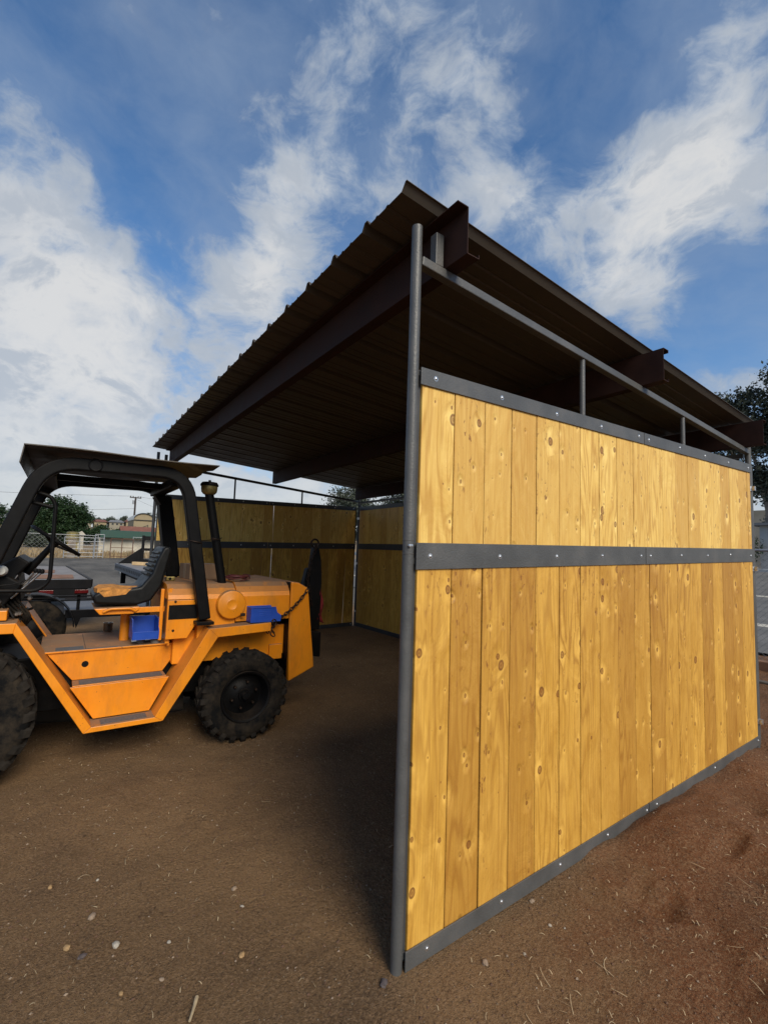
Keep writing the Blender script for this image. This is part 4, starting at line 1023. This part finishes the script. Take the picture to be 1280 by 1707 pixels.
tc = thing('car_hauler', 'dark car hauler trailer with pale plank deck and black headboard behind the driver seat', 'trailer', (-13,1.6,0))
q1 = at(196,940,2,.90); q2 = at(262,961,2,.90); dv = (q2-q1).normalized(); pv = Vector((-dv.y, dv.x, 0))
if pv.x > 0: pv = -pv
LEN = 6.0; WD = 1.9
A_, B_ = q1, q1+dv*LEN; C_, D_ = B_+pv*WD, A_+pv*WD
b = MB(); b.prism([(v.x, v.y) for v in (A_,B_,C_,D_)], 2, .87, .905); b.build('plank_deck', M['plank'], tc)
b = MB(); o_ = -pv*.06; b.prism([(v.x, v.y) for v in (A_+o_,B_+o_,B_-pv*.003,A_-pv*.003)], 2, .74, .925); se = b.build('side_edge', M['deckgrey'], tc)
for k in range(22):
    c_ = A_+dv*(.14+.26*k)-pv*.0625; b = MB(); b.add([c_+Vector((0,0,-.10)), c_+dv*.12+Vector((0,0,-.10)), c_+dv*.12+Vector((0,0,-.03)), c_+Vector((0,0,-.03))], [(0,1,2,3)]); b.build('stake_pocket', M['black'], se)
b = MB(); b.prism([(v.x, v.y) for v in (A_+dv*.3+pv*.2,B_+pv*.2,B_+pv*(WD-.2),A_+dv*.3+pv*(WD-.2))], 2, .58, .868); b.build('chassis', M['blackm'], tc)
b = MB(); c_ = A_+pv*.15+dv*.2; b.box((c_.x-.06,c_.y-.06,.35),(c_.x+.06,c_.y+.06,.87)); b.build('corner_leg', M['blackm'], tc)
for s_ in (2.2, 3.2):
    c_ = A_+dv*s_+pv*.3
    b = MB(); b.sweep([c_+Vector((0,0,.38-.9)), c_+pv*.22+Vector((0,0,.38-.9))], .36, 28)
    b.build('wheel', M['rubber'], tc)
# side wall with gusset and headboard
def quadslab(name, pts, th, mt):
    pts = [Vector(p_) for p_ in pts]; nrm = (pts[1]-pts[0]).cross(pts[2]-pts[0]).normalized()*th
    b = MB(); n_ = len(pts); b.add([p_ for p_ in pts]+[p_+nrm for p_ in pts], [tuple(range(n_-1,-1,-1)), tuple(range(n_,2*n_))]+[(i,(i+1)%n_,n_+(i+1)%n_,n_+i) for i in range(n_)]); return b.build(name, mt, tc)
Z = Vector((0,0,1))
quadslab('gusset', [A_+Z*.012, A_+pv*.62+Z*.012, A_+pv*.62+Z*.50], .05, M['blackm'])
for z0_, z1_ in ((.72,.84),(.40,.48),(.012,.15)):
    quadslab('headboard_rail', [A_+pv*.62+Z*z0_, A_+pv*1.9+Z*z0_, A_+pv*1.9+Z*z1_, A_+pv*.62+Z*z1_], .05, M['blackm'])
for s_ in (.60, 1.85): quadslab('headboard_post', [A_+pv*s_+Z*.01, A_+pv*(s_+.07)+Z*.01, A_+pv*(s_+.07)+Z*.86, A_+pv*s_+Z*.86], .07, M['blackm'])
for k, (s_, p_, l_) in enumerate(((1.15,.5,.7),(1.5,.75,.55))):
    c_ = A_+dv*s_+pv*p_+Z*.012; b = MB(); b.box((c_.x-.05,c_.y-l_/2,c_.z),(c_.x+.05,c_.y+l_/2,c_.z+.09), rot=Matrix.Rotation(R(-50+12*k),3,'Z'))
    tag(b.build('lumber_offcut', M['lumber'], None, origin=c_, bevel=.004), ['longer pale lumber offcut lying on the hauler deck', 'shorter lumber offcut beside the long one on the hauler deck'][k], 'lumber', 'lumber offcuts on the hauler deck')

# ------------------------------------------------------------------ fences, gates, far yard
def fence(x0, y0, x1, y1, h, label, pitch=3.0, wire=.14, wr=.006, name='chain_link_fence'):
    L_ = math.hypot(x1-x0, y1-y0); dx, dy = (x1-x0)/L_, (y1-y0)/L_
    g0 = gzf((x0+x1)/2, (y0+y1)/2)
    t = thing(name, label, 'fence', ((x0+x1)/2, (y0+y1)/2, g0))
    npst = int(L_/pitch)
    for k in range(npst+1):
        s_ = L_*k/npst; x, y = x0+dx*s_, y0+dy*s_; b = MB(); b.sweep([(x,y,g0-.1),(x,y,g0+h+.05)], .03, 8); b.build('fence_post', M['metalg'], t, smooth=True)
    b = MB(); b.sweep([(x0,y0,g0+h),(x1,y1,g0+h)], .02, 8); b.build('top_rail', M['metalg'], t, smooth=True)
    b = MB(); nxd, nyd = -dy, dx; k = -h
    while k < L_:
        for sg in (1, -1):
            s0, s1 = (k, k+h) if sg == 1 else (k+h, k)
            za, zb = 0, h
            # clip to the fence length
            a, c_ = s0, s1
            def cl(s, z, so, zo):
                if s < 0: f = (0-s)/(so-s); return 0, z+(zo-z)*f
                if s > L_: f = (L_-s)/(so-s); return L_, z+(zo-z)*f
                return s, z
            a2, za2 = cl(a, za, c_, zb); c2, zb2 = cl(c_, zb, a, za)
            if abs(a2-c2) < .01: continue
            pa = (x0+dx*a2, y0+dy*a2, g0+.03+za2*.98); pc = (x0+dx*c2, y0+dy*c2, g0+.03+zb2*.98)
            b.sweep([pa, pc], wr, 3, cap=False)
        k += wire
    b.build('wire_mesh', M['wire'], t)
    return t
fence(-46, -14, -46, 1.5, 2.0, 'chain link fence with grey posts along the back of the gravel yard', wire=.34, wr=.006)
fence(-46, 4.2, -46, 16, 1.9, 'chain link fence continuing right of the yard gates', wire=.34, wr=.006)
fence(-3.6, 7.4, 4.5, 7.1, 1.65, 'chain link fence by the road behind the shelter', wire=.085, wr=.0022)
b = MB(); b.box((-3.8,6.9,.05),(4,7.02,.20)); tag(b.build('timber_curb', M['timber'], None, origin=(0,7,.05), bevel=.01), 'weathered brown timber along the foot of the roadside fence', 'timber')
b = MB(); b.box((-3.8,5.9,.04),(4,5.99,.13)); tag(b.build('timber_curb', M['barkd'], None, origin=(0,6,.05), bevel=.01), 'low dark timber in the dirt nearer the shelter corner', 'timber')
def gate(x, y0, y1, h, bars, mt, label, stiles=2):
    g0 = gzf(x, y0); t = thing('pipe_gate', label, 'gate', (x, (y0+y1)/2, g0), 'pipe gates at the yard fence')
    for k in range(stiles+1):
        y = y0+(y1-y0)*k/stiles; b = MB(); b.sweep([(x,y,g0+.05),(x,y,g0+h)], .035, 8); b.build('stile', mt, t, smooth=True)
    for k in range(bars):
        z = g0+.2+(h-.22)*k/(bars-1); b = MB(); b.sweep([(x,y0,z),(x,y1,z)], .025, 8); b.build('bar', mt, t, smooth=True)
gate(-45.5, -.9, 1.2, 1.8, 6, M['metalg'], 'grey pipe gate with six bars in the yard fence')
gate(-45.3, 1.25, 1.9, 2.1, 7, M['metalg'], 'narrow grey pipe gate standing against the wide gate', 1)
gate(-45.0, 2.4, 4.1, 1.75, 3, M['rust'], 'rusty brown pipe gate before the white wall')
b = MB(); z0 = gzf(-52, 4); b.box((-52.4,1.9,z0-.3),(-52,7.4,z0+1.75)); ww = b.build('yard_wall', M['white'], None, origin=(-52,4.5,z0)); tag(ww, 'long white wall with a green awning above it beyond the gates', 'wall')
b = MB(); b.prism([(-51.9,z0+1.76),(-51.2,z0+1.80),(-51.25,z0+2.5),(-52.4,z0+2.55)], 1, 1.95, 7.4); b.build('awning', M['green'], ww)['label'] = 'dark green awning'
# dry weeds along the fence line (stuff)
def scatter_blades(name, n, area, h, wd, mt, label=None):
    V = []; Q = []
    for k in range(n):
        x = random.uniform(area[0], area[1]); y = random.uniform(area[2], area[3]); z = gzf(x, y) if n < 3000 else 0
        a = random.uniform(0, math.pi); hh = h*random.uniform(.4, 1.2); ln = random.uniform(-.4,.4)*hh
        dx, dy = math.cos(a)*wd, math.sin(a)*wd; i = len(V)
        V += [(x-dx,y-dy,z-.02),(x+dx,y+dy,z-.02),(x+dx*.2+ln,y+dy*.2+ln*.5,z+hh),(x-dx*.2+ln,y-dy*.2+ln*.5,z+hh)]; Q.append((i,i+1,i+2,i+3))
    return tag(np_mesh(name, V, Q, mt), kind='stuff')
scatter_blades('dry_weeds', 2600, (-56,-47,-12,9), .55, .10, M['weeds'])

# houses and barns beyond
def house(name, label, cat, x, y0, y1, dpt, zb, h, rise, wmat, rmat, wins=(), hip=False, gable_to_us=False, group=None):
    t = thing(name, label, cat, (x, (y0+y1)/2, zb), group)
    b = MB(); b.box((x-dpt, y0, zb-1.5), (x, y1, zb+h)); b.build('walls', wmat, t)
    b = MB(); o_ = .35; ym = (y0+y1)/2; xm = x-dpt/2
    if gable_to_us:
        b.prism([(y0-o_,zb+h+.01),(y1+o_,zb+h+.01),(ym,zb+h+rise)], 0, x-dpt-o_, x+o_); b.build('roof', rmat, t)
        g = MB(); g.prism([(y0,zb+h+.012),(y1,zb+h+.012),(ym,zb+h+rise-.12)], 0, x+o_+.001, x+o_+.03); g.build('gable', wmat, t)
    else:
        i_ = (y1-y0)*.22 if hip else 0
        vs = [(x+o_,y0-o_,zb+h+.01),(x+o_,y1+o_,zb+h+.01),(x-dpt-o_,y1+o_,zb+h+.01),(x-dpt-o_,y0-o_,zb+h+.01),(xm,y0-o_+i_,zb+h+rise),(xm,y1+o_-i_,zb+h+rise)]
        b.add(vs, [(0,1,5,4),(2,3,4,5),(1,2,5),(3,0,4),(3,2,1,0)]); b.build('roof', rmat, t)
    for (wy, wz, ww_, wh) in wins:
        b = MB(); b.box((x+.005, wy-ww_/2, zb+wz), (x+.06, wy+ww_/2, zb+wz+wh)); b.build('window', M['glassd'], t)
    return t
house('cottage', 'pale gabled cottage with small dark windows left of the big green tree', 'house', -78, -7.2, -3.4, 6, .9, 1.0, .85, M['cream2'], M['white'], [(-5.6,.45,.35,.25),(-5.0,.45,.35,.25)], gable_to_us=True)
house('barn', 'tall plain tan barn wall behind the gabled cottage', 'barn', -92, -9.5, -4.3, 6, 1.2, 3.4, .9, M['cream'], M['greyroof'])
house('farm_building', 'low tan building with a terracotta roof sloping below the arched barn', 'building', -74, 6.1, 12.5, 5, 1.0, 1.55, 1.3, M['cream'], M['redroof'], [(7.2,.6,.5,.4),(8.4,.6,.5,.4)])
ab = thing('arched_barn', 'yellow barn with a rounded roof standing on the rise by the power pole', 'barn', (-84, 10, 1))
b = MB(); b.box((-92, 8.35, .5), (-84, 11.2, 5.2)); b.build('walls', M['cream'], ab)
arc = [(9.775+1.48*math.cos(a), 5.21+1.05*math.sin(a)) for a in np.linspace(0, math.pi, 17)]
b = MB(); b.prism(arc, 0, -92.2, -83.9); b.build('gable', M['cream'], ab)
b = MB()
for i in range(16):
    a, c_ = arc[i], arc[i+1]; b.prism([a, c_, (c_[0], c_[1]+.12), (a[0], a[1]+.12)], 0, -92.4, -83.7)
b.box((-83.9,8.3,5.15),(-83.8,11.25,5.24)); b.build('roof_edge', M['glassd'], ab)
b = MB(); b.sweep([(-83.5,8.6,3.6),(-83.5,10.4,4.35)], .05, 6); b.sweep([(-83.5,8.6,3.2),(-83.5,8.6,3.7)], .05, 6); b.sweep([(-83.5,10.4,3.9),(-83.5,10.4,4.45)], .05, 6); b.build('stair_rail', M['glassd'], ab)
hx = [(-4, 0, 4.8, 1.6), (1.5, 5.6, 5.2, 1.5), (6.2, 9.2, 5.4, 1.6), (9.8, 13.5, 5.6, 1.4), (13.8, 17.6, 5.7, 1.6)]
hl = ['leftmost cream house on the far rise half behind the big tree', 'cream house with red roof on the far rise right of the big tree', 'pink gabled house in the middle of the far rise', 'long pale house on the far rise left of the power pole', 'cream house on the far rise behind the power pole']
for k, ((a, c_, zb, hh), lb) in enumerate(zip(hx, hl)):
    house('far_house', lb, 'house', -158+k*2, a, c_, 7, zb, hh, .8, M['cream2'] if k % 2 else M['cream'], M['redroof'] if k != 3 else M['greyroof'], [(a+.8,.7,.5,.45),(a+1.9,.7,.5,.45),(a+2.9,.7,.5,.45)] if c_-a > 3.2 else [(a+.8,.7,.4,.4)], hip=True, group='houses on the far rise')
# small things at the yard edge
for k, (u, v, s, mt, nm, lb) in enumerate(((122,893,.55,'brass','storage_tank','small grey-green tank on a stand by the fence'),(133,890,.9,'white','garden_shed','small white shed roof beyond the yard fence'),(120,912,.8,'bark','brick_pillar','reddish brick pillar beside the wide pipe gate'),(212,920,.6,'cloth','cable_spool','white sack leaning by the hauler trailer'))):
    X_ = (-50,-56,-47,-24)[k]; p_ = at(u, v, 0, X_); b = MB(); g0 = gzf(X_, p_.y)
    if nm == 'storage_tank': b.lathe([(.0001,0),(.5,0),(.52,.3),(.5,.9),(.4,1.0),(.0001,1.02)], (X_,p_.y,g0+1.3), 2, 16); b.box((X_-.4,p_.y-.4,g0),(X_+.4,p_.y+.4,g0+1.29))
    elif nm == 'garden_shed': b.box((X_-1,p_.y-.4,g0),(X_,p_.y+.4,g0+1.9)); b.prism([(p_.y-.6,g0+1.9),(p_.y+.6,g0+1.9),(p_.y+.2,g0+2.35)],0,X_-1.2,X_+.2)
    elif nm == 'brick_pillar': b.box((X_-.3,p_.y-.28,g0),(X_+.3,p_.y+.28,g0+1.6)); b.box((X_-.36,p_.y-.32,g0+1.6),(X_+.36,p_.y+.32,g0+1.68))
    else: b.lathe([(.0001,0),(.22,0),(.28,.2),(.25,.5),(.12,.62),(.0001,.64)], (X_,p_.y,g0), 2, 12); nm = 'sack'
    tag(b.build(nm, M[mt], None, origin=(X_,p_.y,g0)), lb, nm.replace('_',' '))

# power pole and lines
pp = at(222, 890, 0, -96); g0 = gzf(-96, pp.y); zt = at(223, 828, 0, -96).z
po = thing('power_pole', 'dark wooden power pole with a crossarm beside the arched barn', 'utility pole', (-96, pp.y, g0))
b = MB(); b.sweep([(-96,pp.y,g0-.3),(-96,pp.y,zt)], [.20,.15], 10); b.build('mast', M['pole'], po, smooth=True)
b = MB(); b.box((-96.1,pp.y-.95,zt-.25),(-95.9,pp.y+.95,zt-.08)); ca = b.build('crossarm', M['pole'], po)
for y in (-.85,-.4,.4,.85): b = MB(); b.lathe([(.06,0),(.09,.1),(.05,.22),(.0001,.24)], (-96,pp.y+y,zt-.08), 2, 8); b.build('insulator', M['pole'], ca)
b = MB(); b.sweep([(-95.7,pp.y-.35,zt-1.4),(-95.7,pp.y-.35,zt-.7)], .17, 10); b.build('transformer', M['metalg'], po, smooth=True)
def wire(name, p, q, sag, lb, r=.022):
    b = MB(); pts = [Vector(p).lerp(Vector(q), t)-Vector((0,0,sag*4*t*(1-t))) for t in np.linspace(0,1,14)]; b.sweep(pts, r, 5)
    tag(b.build(name, M['pole'], None, origin=p), lb, 'power line', 'power lines across the yard sky')
wire('power_line', (-96,pp.y-.4,zt+.1), (-96,-60,zt-1.0), 1.0, 'upper power line running left from the pole crossarm behind the roll cage')
wire('power_line', (-96,pp.y+.4,zt+.1), (-96,60,zt+.5), 1.5, 'power line running right from the pole towards the shelter')
wire('power_line', (-96,pp.y,zt-2.2), (-96,-30,zt-4.4), .6, 'lower power line running left just above the big green tree')
wire('power_line', (-96,pp.y,zt-.4), (-80,pp.y+9,zt-5.2), .3, 'service line dropping right from the pole to the arched barn', r=.015)

# ------------------------------------------------------------------ trees
def leaves(blobs, n, size, seed, cl=.55, percl=26, flat=.7):
    rg_ = np.random.default_rng(seed); V = []
    vol = np.array([b_[3]*b_[4]*b_[5] for b_ in blobs])**.75; vol = vol/vol.sum(); out = []
    for b_, fr in zip(blobs, vol):
        m_ = max(3, int(n*fr/percl))
        d = rg_.normal(size=(m_,3)); d /= np.linalg.norm(d, axis=1)[:,None]
        rad = rg_.random(m_)**.45
        cc_ = np.array(b_[:3]) + d*rad[:,None]*np.array(b_[3:6])
        pts = np.repeat(cc_, percl, 0) + rg_.normal(size=(m_*percl,3))*cl*np.array([1,1,flat])
        out.append(pts)
    P_ = np.concatenate(out); N_ = len(P_)
    a = rg_.normal(size=(N_,3)); a /= np.linalg.norm(a,axis=1)[:,None]; b_ = rg_.normal(size=(N_,3)); b_ -= a*(a*b_).sum(1)[:,None]; b_ /= np.linalg.norm(b_,axis=1)[:,None]
    s = size*rg_.uniform(.5,1.3,N_)[:,None]
    V = np.stack([P_-a*s, P_-b_*s*.45, P_+a*s, P_+b_*s*.45], 1).reshape(-1,3); Q = np.arange(4*N_).reshape(-1,4)
    return V, Q
def tree(name, label, cat, base, blobs, n, size, trunks, lmat, bmat, seed, cl=.55, group=None, percl=26):
    t = thing(name, label, cat, base, group)
    V, Q = leaves(blobs, n, size, seed, cl, percl); V = V-np.array(base)
    o = np_mesh('crown', V, Q, lmat); o.parent = t
    b = MB()
    for (pts, r0, r1) in trunks:
        m_ = len(pts); b.sweep(rounded(pts, .8, 3) if m_ > 2 else pts, [r0+(r1-r0)*k/(len(rounded(pts,.8,3) if m_ > 2 else pts)-1) for k in range(len(rounded(pts,.8,3) if m_ > 2 else pts))], 9)
    b.build('trunk', bmat, t, smooth=True); return t
def T3(p): return tuple(p)
# big green tree left
g0 = gzf(-80,-1.5)
tree('shade_tree', 'large dark green shade tree seen through the roll cage', 'tree', (-80,-1.5,g0),
  [(-80,-1.7,5.6,2.6,2.3,2.3),(-80,-3.6,4.0,2.2,1.6,2.0),(-80,.3,5.4,2.0,1.7,1.7),(-80,1.3,4.9,1.5,1.2,1.1),(-80,-1.2,3.0,2.4,3.0,1.9),(-80,.2,2.2,2,1.8,1.4),(-80,-3.5,2.2,2,1.3,1.3)], 26000, .19, [([(-80,-1.5,g0),(-80,-1.4,g0+2),(-80,-.8,g0+4.5)],.35,.12),([(-80,-1.4,g0+1.6),(-80,-2.8,g0+4)],.2,.06)], M['leaf'], M['barkd'], 1, cl=.34)
g0 = gzf(-80,-9)
tree('shade_tree', 'green tree at the left edge beyond the roll cage post', 'tree', (-84,-9.6,g0), [(-84,-9.8,5.0,2,1.9,1.7),(-84,-10.4,3.2,2,2.2,1.8)], 7000, .2, [([(-84,-9.6,g0),(-84,-9.7,g0+4)],.3,.1)], M['leaf'], M['barkd'], 2, cl=.4)
bl = ['round dark green bush left of the power pole', 'lower green bush tucked against the big shade tree', 'small olive bush between the round bush and the barn', 'dark shrub in front of the arched barn corner', 'grey-green scrub bush in front of the gabled cottage']
for k, (y, z, ry_, rz_, x) in enumerate(((3.3,2.7,1.25,1.15,-76),(1.7,2.3,.9,.9,-77),(5.6,2.5,.85,.75,-78),(7.6,3.1,.7,.6,-80),(-3.9,1.7,1.3,.8,-66))):
    g0 = gzf(x, y)
    tree('bush', bl[k], 'bush', (x,y,g0), [(x,y,z,1.1,ry_,rz_),(x,y+.4,z-rz_*.6,1.1,ry_*.9,rz_*.7)], 5200, .15, [([(x,y,g0),(x,y,z)],.12,.05)], M['leaf'] if k < 4 else M['farleaf'], M['barkd'], 10+k, cl=.25, group='bushes beyond the yard')
fl_ = ['far tree at the left of the ridge beside the big tree', 'rounded far tree on the ridge above the pink house', 'wide far tree on the ridge left of the power pole', 'pair of thin far trees on the ridge by the pole', 'dense far tree on the ridge behind the arched barn', 'far tree on the ridge at the left edge']
for k, (y, z, ry_, rz_) in enumerate(((4.6,8.0,1.4,1.2),(8.0,8.0,1.3,.9),(12.0,8.4,2.4,1.1),(15.6,8.7,1.0,1.3),(23.5,9.8,2.6,2.0),(-16,8.2,3,2))):
    g0 = gzf(-175,y)
    tree('far_tree', fl_[k], 'tree', (-175,y,g0), [(-175,y,z,1.5,ry_,rz_),(-175,y-.5*ry_,z-.5,1.5,ry_*.8,rz_*.8)], 2600, .20, [([(-175,y,g0),(-175,y,z)],.2,.08)], M['farleaf'], M['barkd'], 30+k, cl=.3, group='trees on the far ridge')
# eucalyptus behind the shelter, right
g0 = gzf(-7.5,30)
tree('eucalyptus_tree', 'tall eucalyptus with pale forked trunk at the right edge behind the shelter', 'tree', (-7.6,31,g0),
  [(-6.7,31,12.0,.8,.8,.75),(-9.6,31,10.9,.7,.7,.6),(-8.3,31,11.1,.7,.7,.7),(-6.6,31,10.8,1.0,1.0,.8),(-7.0,31,9.6,1.6,1.4,1.1),(-8.9,31,9.9,.9,1,.9),(-5.2,31,9.4,1.6,1.4,1.5),(-8.0,31,8.4,1.2,1.2,.8),(-5.6,31,7.0,1.6,1.3,1.2),(-6.6,31,5.6,1.1,1.1,1.0),(-5.0,31,4.6,1.4,1.2,1.0),(-7.9,31,6.4,.8,.8,.9),(-6.7,31,3.9,.6,.7,.7)], 30000, .115,
  [([(-7.55,31,g0),(-7.5,31,g0+2.4),(-7.3,31,6.2),(-6.7,31,9),(-6.5,31,11)],.24,.05),([(-7.45,31,4.2),(-7.9,31,7),(-8.7,31,9.5)],.14,.04),([(-7.5,31,3.6),(-6.6,31,5.5),(-5.4,31,8.6)],.15,.04),([(-7.4,31,5.5),(-7.0,31,8),(-7.2,31,9.4)],.1,.03)], M['euc'], M['bark'], 51, cl=.26)
g0 = gzf(-13,34)
tree('eucalyptus_tree', 'shorter eucalyptus mostly hidden by the shelter roof corner', 'tree', (-11,35,g0),
  [(-10.6,35,9.4,1.7,1.6,1.4),(-11.6,35,7.4,1.8,1.6,1.5),(-9.9,35,6.5,1.4,1.3,1.2),(-13.5,35,6.0,2,1.5,1.2)], 11000, .12, [([(-11,35,g0),(-11,35,5),(-10.4,35,9)],.2,.05),([(-11,35,3),(-12.6,35,6.4)],.12,.04)], M['euc'], M['bark'], 52, cl=.3)
g0 = gzf(-26,16)
tree('pepper_tree', 'leafy grey-green tree showing through the gap under the roof at the back corner', 'tree', (-29,17,g0),
  [(-29.8,17,5.4,1.9,1.5,1.0),(-31.3,17,4.2,1.3,1.3,1.2),(-28.2,17,4.6,1.6,1.5,1.3),(-30,17,3.0,2,1.5,1.2),(-26.8,17,4.0,1.3,1.4,.9)], 12000, .11, [([(-29,17,g0),(-29,17,3),(-29.8,17,5)],.2,.06)], M['euc'], M['barkd'], 53, cl=.28)
tree('pepper_tree', 'second leafy tree further along behind the back wall', 'tree', (-22.5,17,gzf(-22.5,17)),
  [(-22.6,17,4.3,1.6,1.5,1.1),(-20.6,17,4.9,1.7,1.5,1.2),(-24.6,17,3.7,1.0,1.3,.8)], 8000, .11, [([(-22.5,17,0),(-22.4,17,4)],.16,.06)], M['euc'], M['barkd'], 54, cl=.28)
# grey block shed and hedge at the right edge
sx = at(1265,875,1,30); sb = thing('block_shed', 'plain grey block shed with a flat overhanging roof by the road', 'shed', (sx.x+1.5, 30, gzf(sx.x+1.5,30)))
b = MB(); b.box((sx.x,30,gzf(sx.x,30)-.5),(sx.x+5,34,sx.z-.05)); b.build('walls', M['block'], sb)
b = MB(); b.box((sx.x-.35,29.7,sx.z-.045),(sx.x+5.4,34.3,sx.z+.10)); b.build('roof', M['greyroof'], sb)
wp = at(1256,856,1,33); b = MB(); b.box((wp.x-1.3,36,1),(wp.x+.12,36.6,wp.z+.45)); tag(b.build('white_wall_pier', M['white'], None, origin=(wp.x,36,1)), 'white rendered pier between the eucalyptus and the grey shed', 'pier')
tree('bush', 'dark green hedge bush against the grey block shed', 'bush', (sx.x-.9,29.6,1.1), [(sx.x-.7,29.6,2.3,.8,.6,.9),(sx.x-1.4,29.7,1.8,.9,.6,.7)], 3000, .07, [([(sx.x-.9,29.6,1),(sx.x-.9,29.6,2)],.06,.03)], M['leaf'], M['barkd'], 55, cl=.18)

# ------------------------------------------------------------------ stones, straw and grit on the dirt
def stone(u, v, size, mt, lb, seed, sq=(1,.75,.5)):
    p_ = at(u, v, 2, 0); z = gzf(p_.x, p_.y); p_ = at(u, v, 2, z); z = gzf(p_.x, p_.y); rg_ = random.Random(seed)
    b = MB(); n_, m_ = 9, 6; vs = []; ang = rg_.uniform(0,3)
    for j in range(m_+1):
        ph = math.pi*j/m_
        for i in range(n_):
            th = 2*math.pi*i/n_; q = 1+rg_.uniform(-.32,.22)
            x = size*sq[0]*math.sin(ph)*math.cos(th)*q; y = size*sq[1]*math.sin(ph)*math.sin(th)*q; zz = size*sq[2]*math.cos(ph)
            vs.append((p_.x+x*math.cos(ang)-y*math.sin(ang), p_.y+x*math.sin(ang)+y*math.cos(ang), z+size*sq[2]*.55+zz))
    fs = [(j*n_+i, (j+1)*n_+i, (j+1)*n_+(i+1)%n_, j*n_+(i+1)%n_) for j in range(m_) for i in range(n_)]
    b.add(vs, fs); o = b.build('stone', M[mt], None, origin=(p_.x,p_.y,z), bevel=size*.05, seg=1)
    tag(o, lb, 'stone', 'loose stones on the dirt'); return o
for k, (u, v, s, mt, lb) in enumerate((
 (112,1582,.016,'stone_y','tan angular stone left of the dark stone in the foreground dirt'),
 (137,1597,.017,'stone_d','dark stone between the tan and the white stones'),
 (194,1577,.019,'stone_w','flat whitish stone right of the dark stone'),
 (154,1530,.020,'stone','brownish blocky stone above the other foreground stones'),
 (84,1480,.013,'stone_y','small yellowish flat stone at far left of the dirt'),
 (403,1593,.014,'stone_y','upright yellow-brown stone below the middle of the dirt'),
 (391,1483,.016,'stone','round dull brown stone in mid dirt left of the post'),
 (282,1571,.009,'stone_w','tiny white stone between the white stone and the yellow stone'),
 (202,1657,.010,'stone_y','small orange-tan stone near the bottom edge'),
 (270,1634,.010,'stone','small brown stone low in the dirt right of the orange-tan one'),
 (808,1607,.016,'stone','rounded brown stone in front of the wood wall base'),
 (640,1641,.019,'stone_d','grey chip of stone at the foot of the near post'),
 (886,1503,.014,'stone','brown clod against the wall bottom strip'),
 (916,1543,.009,'stone_w','small pale stone right of the brown clod'),
 (404,1512,.009,'stone_w','small pale stone below the round dull brown stone'),
 (874,1591,.008,'stone_w','pinkish chip right of the rounded brown stone'),
 (163,1468,.009,'stone_w','small cream stone above the blocky stone'))):
    stone(u, v, s, mt, lb, 100+k)
# a stick in the foreground
p_ = at(316,1707,2,0); q_ = at(328,1668,2,0); b = MB(); b.sweep([(p_.x,p_.y,.008),((p_.x+q_.x)/2+.004,(p_.y+q_.y)/2,.014),(q_.x,q_.y,.010)], [.004,.005,.007], 8)
tag(b.build('stick', M['straw'], None, origin=(p_.x,p_.y,.005), smooth=True), 'pale broken stick lying at the bottom edge of the dirt', 'stick')
def scatter(name, n, seed, kind):
    rg_ = np.random.default_rng(seed); V = []; Q = []
    # more where the photograph is near
    x = rg_.uniform(-4.6, 2.4, n); y = rg_.uniform(-1.6, 4.2, n)
    dens = rg_.random(n)
    keep = ~((x < .05) & (x > -.1) & (y > -.03) & (y < D))
    if kind == 'straw': keep &= (dens < np.where(x > .3, 1.0, .30))
    x, y = x[keep], y[keep]; z = gz(x, y)
    for X_, Y_, Z_ in zip(x, y, z):
        if kind == 'straw':
            a = rg_.uniform(0, 6.28); L_ = rg_.uniform(.006, .032) if rg_.random() > .06 else rg_.uniform(.04, .09); c = rg_.uniform(-1.2, 1.2); w_ = rg_.uniform(.0006, .0015)
            px, py = X_, Y_; i0 = len(V); S = 4; lift = rg_.uniform(.002,.010)
            for s_ in range(S+1):
                aa = a + c*s_/S; nx_, ny_ = -math.sin(aa)*w_, math.cos(aa)*w_; zz = Z_+.003+lift*math.sin(math.pi*s_/S)
                V += [(px-nx_,py-ny_,zz),(px+nx_,py+ny_,zz+.0006)]; px += math.cos(aa)*L_/S; py += math.sin(aa)*L_/S
            for s_ in range(S): Q.append((i0+2*s_, i0+2*s_+1, i0+2*s_+3, i0+2*s_+2))
        else:
            r_ = .0012+.0065*rg_.random()**4; i0 = len(V); e = rg_.uniform(.6,1.3,6)
            dd_ = ((1,0,0),(0,1,0),(-1,0,0),(0,-1,0),(0,0,.7),(0,0,-.5))
            V += [(X_+r_*q[0]*e[k], Y_+r_*q[1]*e[k], Z_+r_*.3+r_*q[2]) for k, q in enumerate(dd_)]
            for k in range(4): l = (k+1) % 4; Q.append((i0+k, i0+l, i0+4, i0+4)); Q.append((i0+l, i0+k, i0+5, i0+5))
    return V, Q
V, Q = scatter('straw', 9000, 3, 'straw'); tag(np_mesh('straw', V, Q, M['straw']), kind='stuff')
def grit(name, n, seed, mt):
    V, Q = scatter(name, n, seed, 'grit'); me = bpy.data.meshes.new(name); me.from_pydata(V, [], [tuple(dict.fromkeys(q)) for q in Q]); me.materials.append(mt)
    o = bpy.data.objects.new(name, me); COL.objects.link(o); tag(o, kind='stuff')
grit('pale_grit', 6000, 4, M['stone']); grit('brown_grit', 26000, 5, simple('dirt_clod', (.12,.065,.038), .95, 0, .35, 40))
grit('white_grit', 350, 6, M['stone_w'])
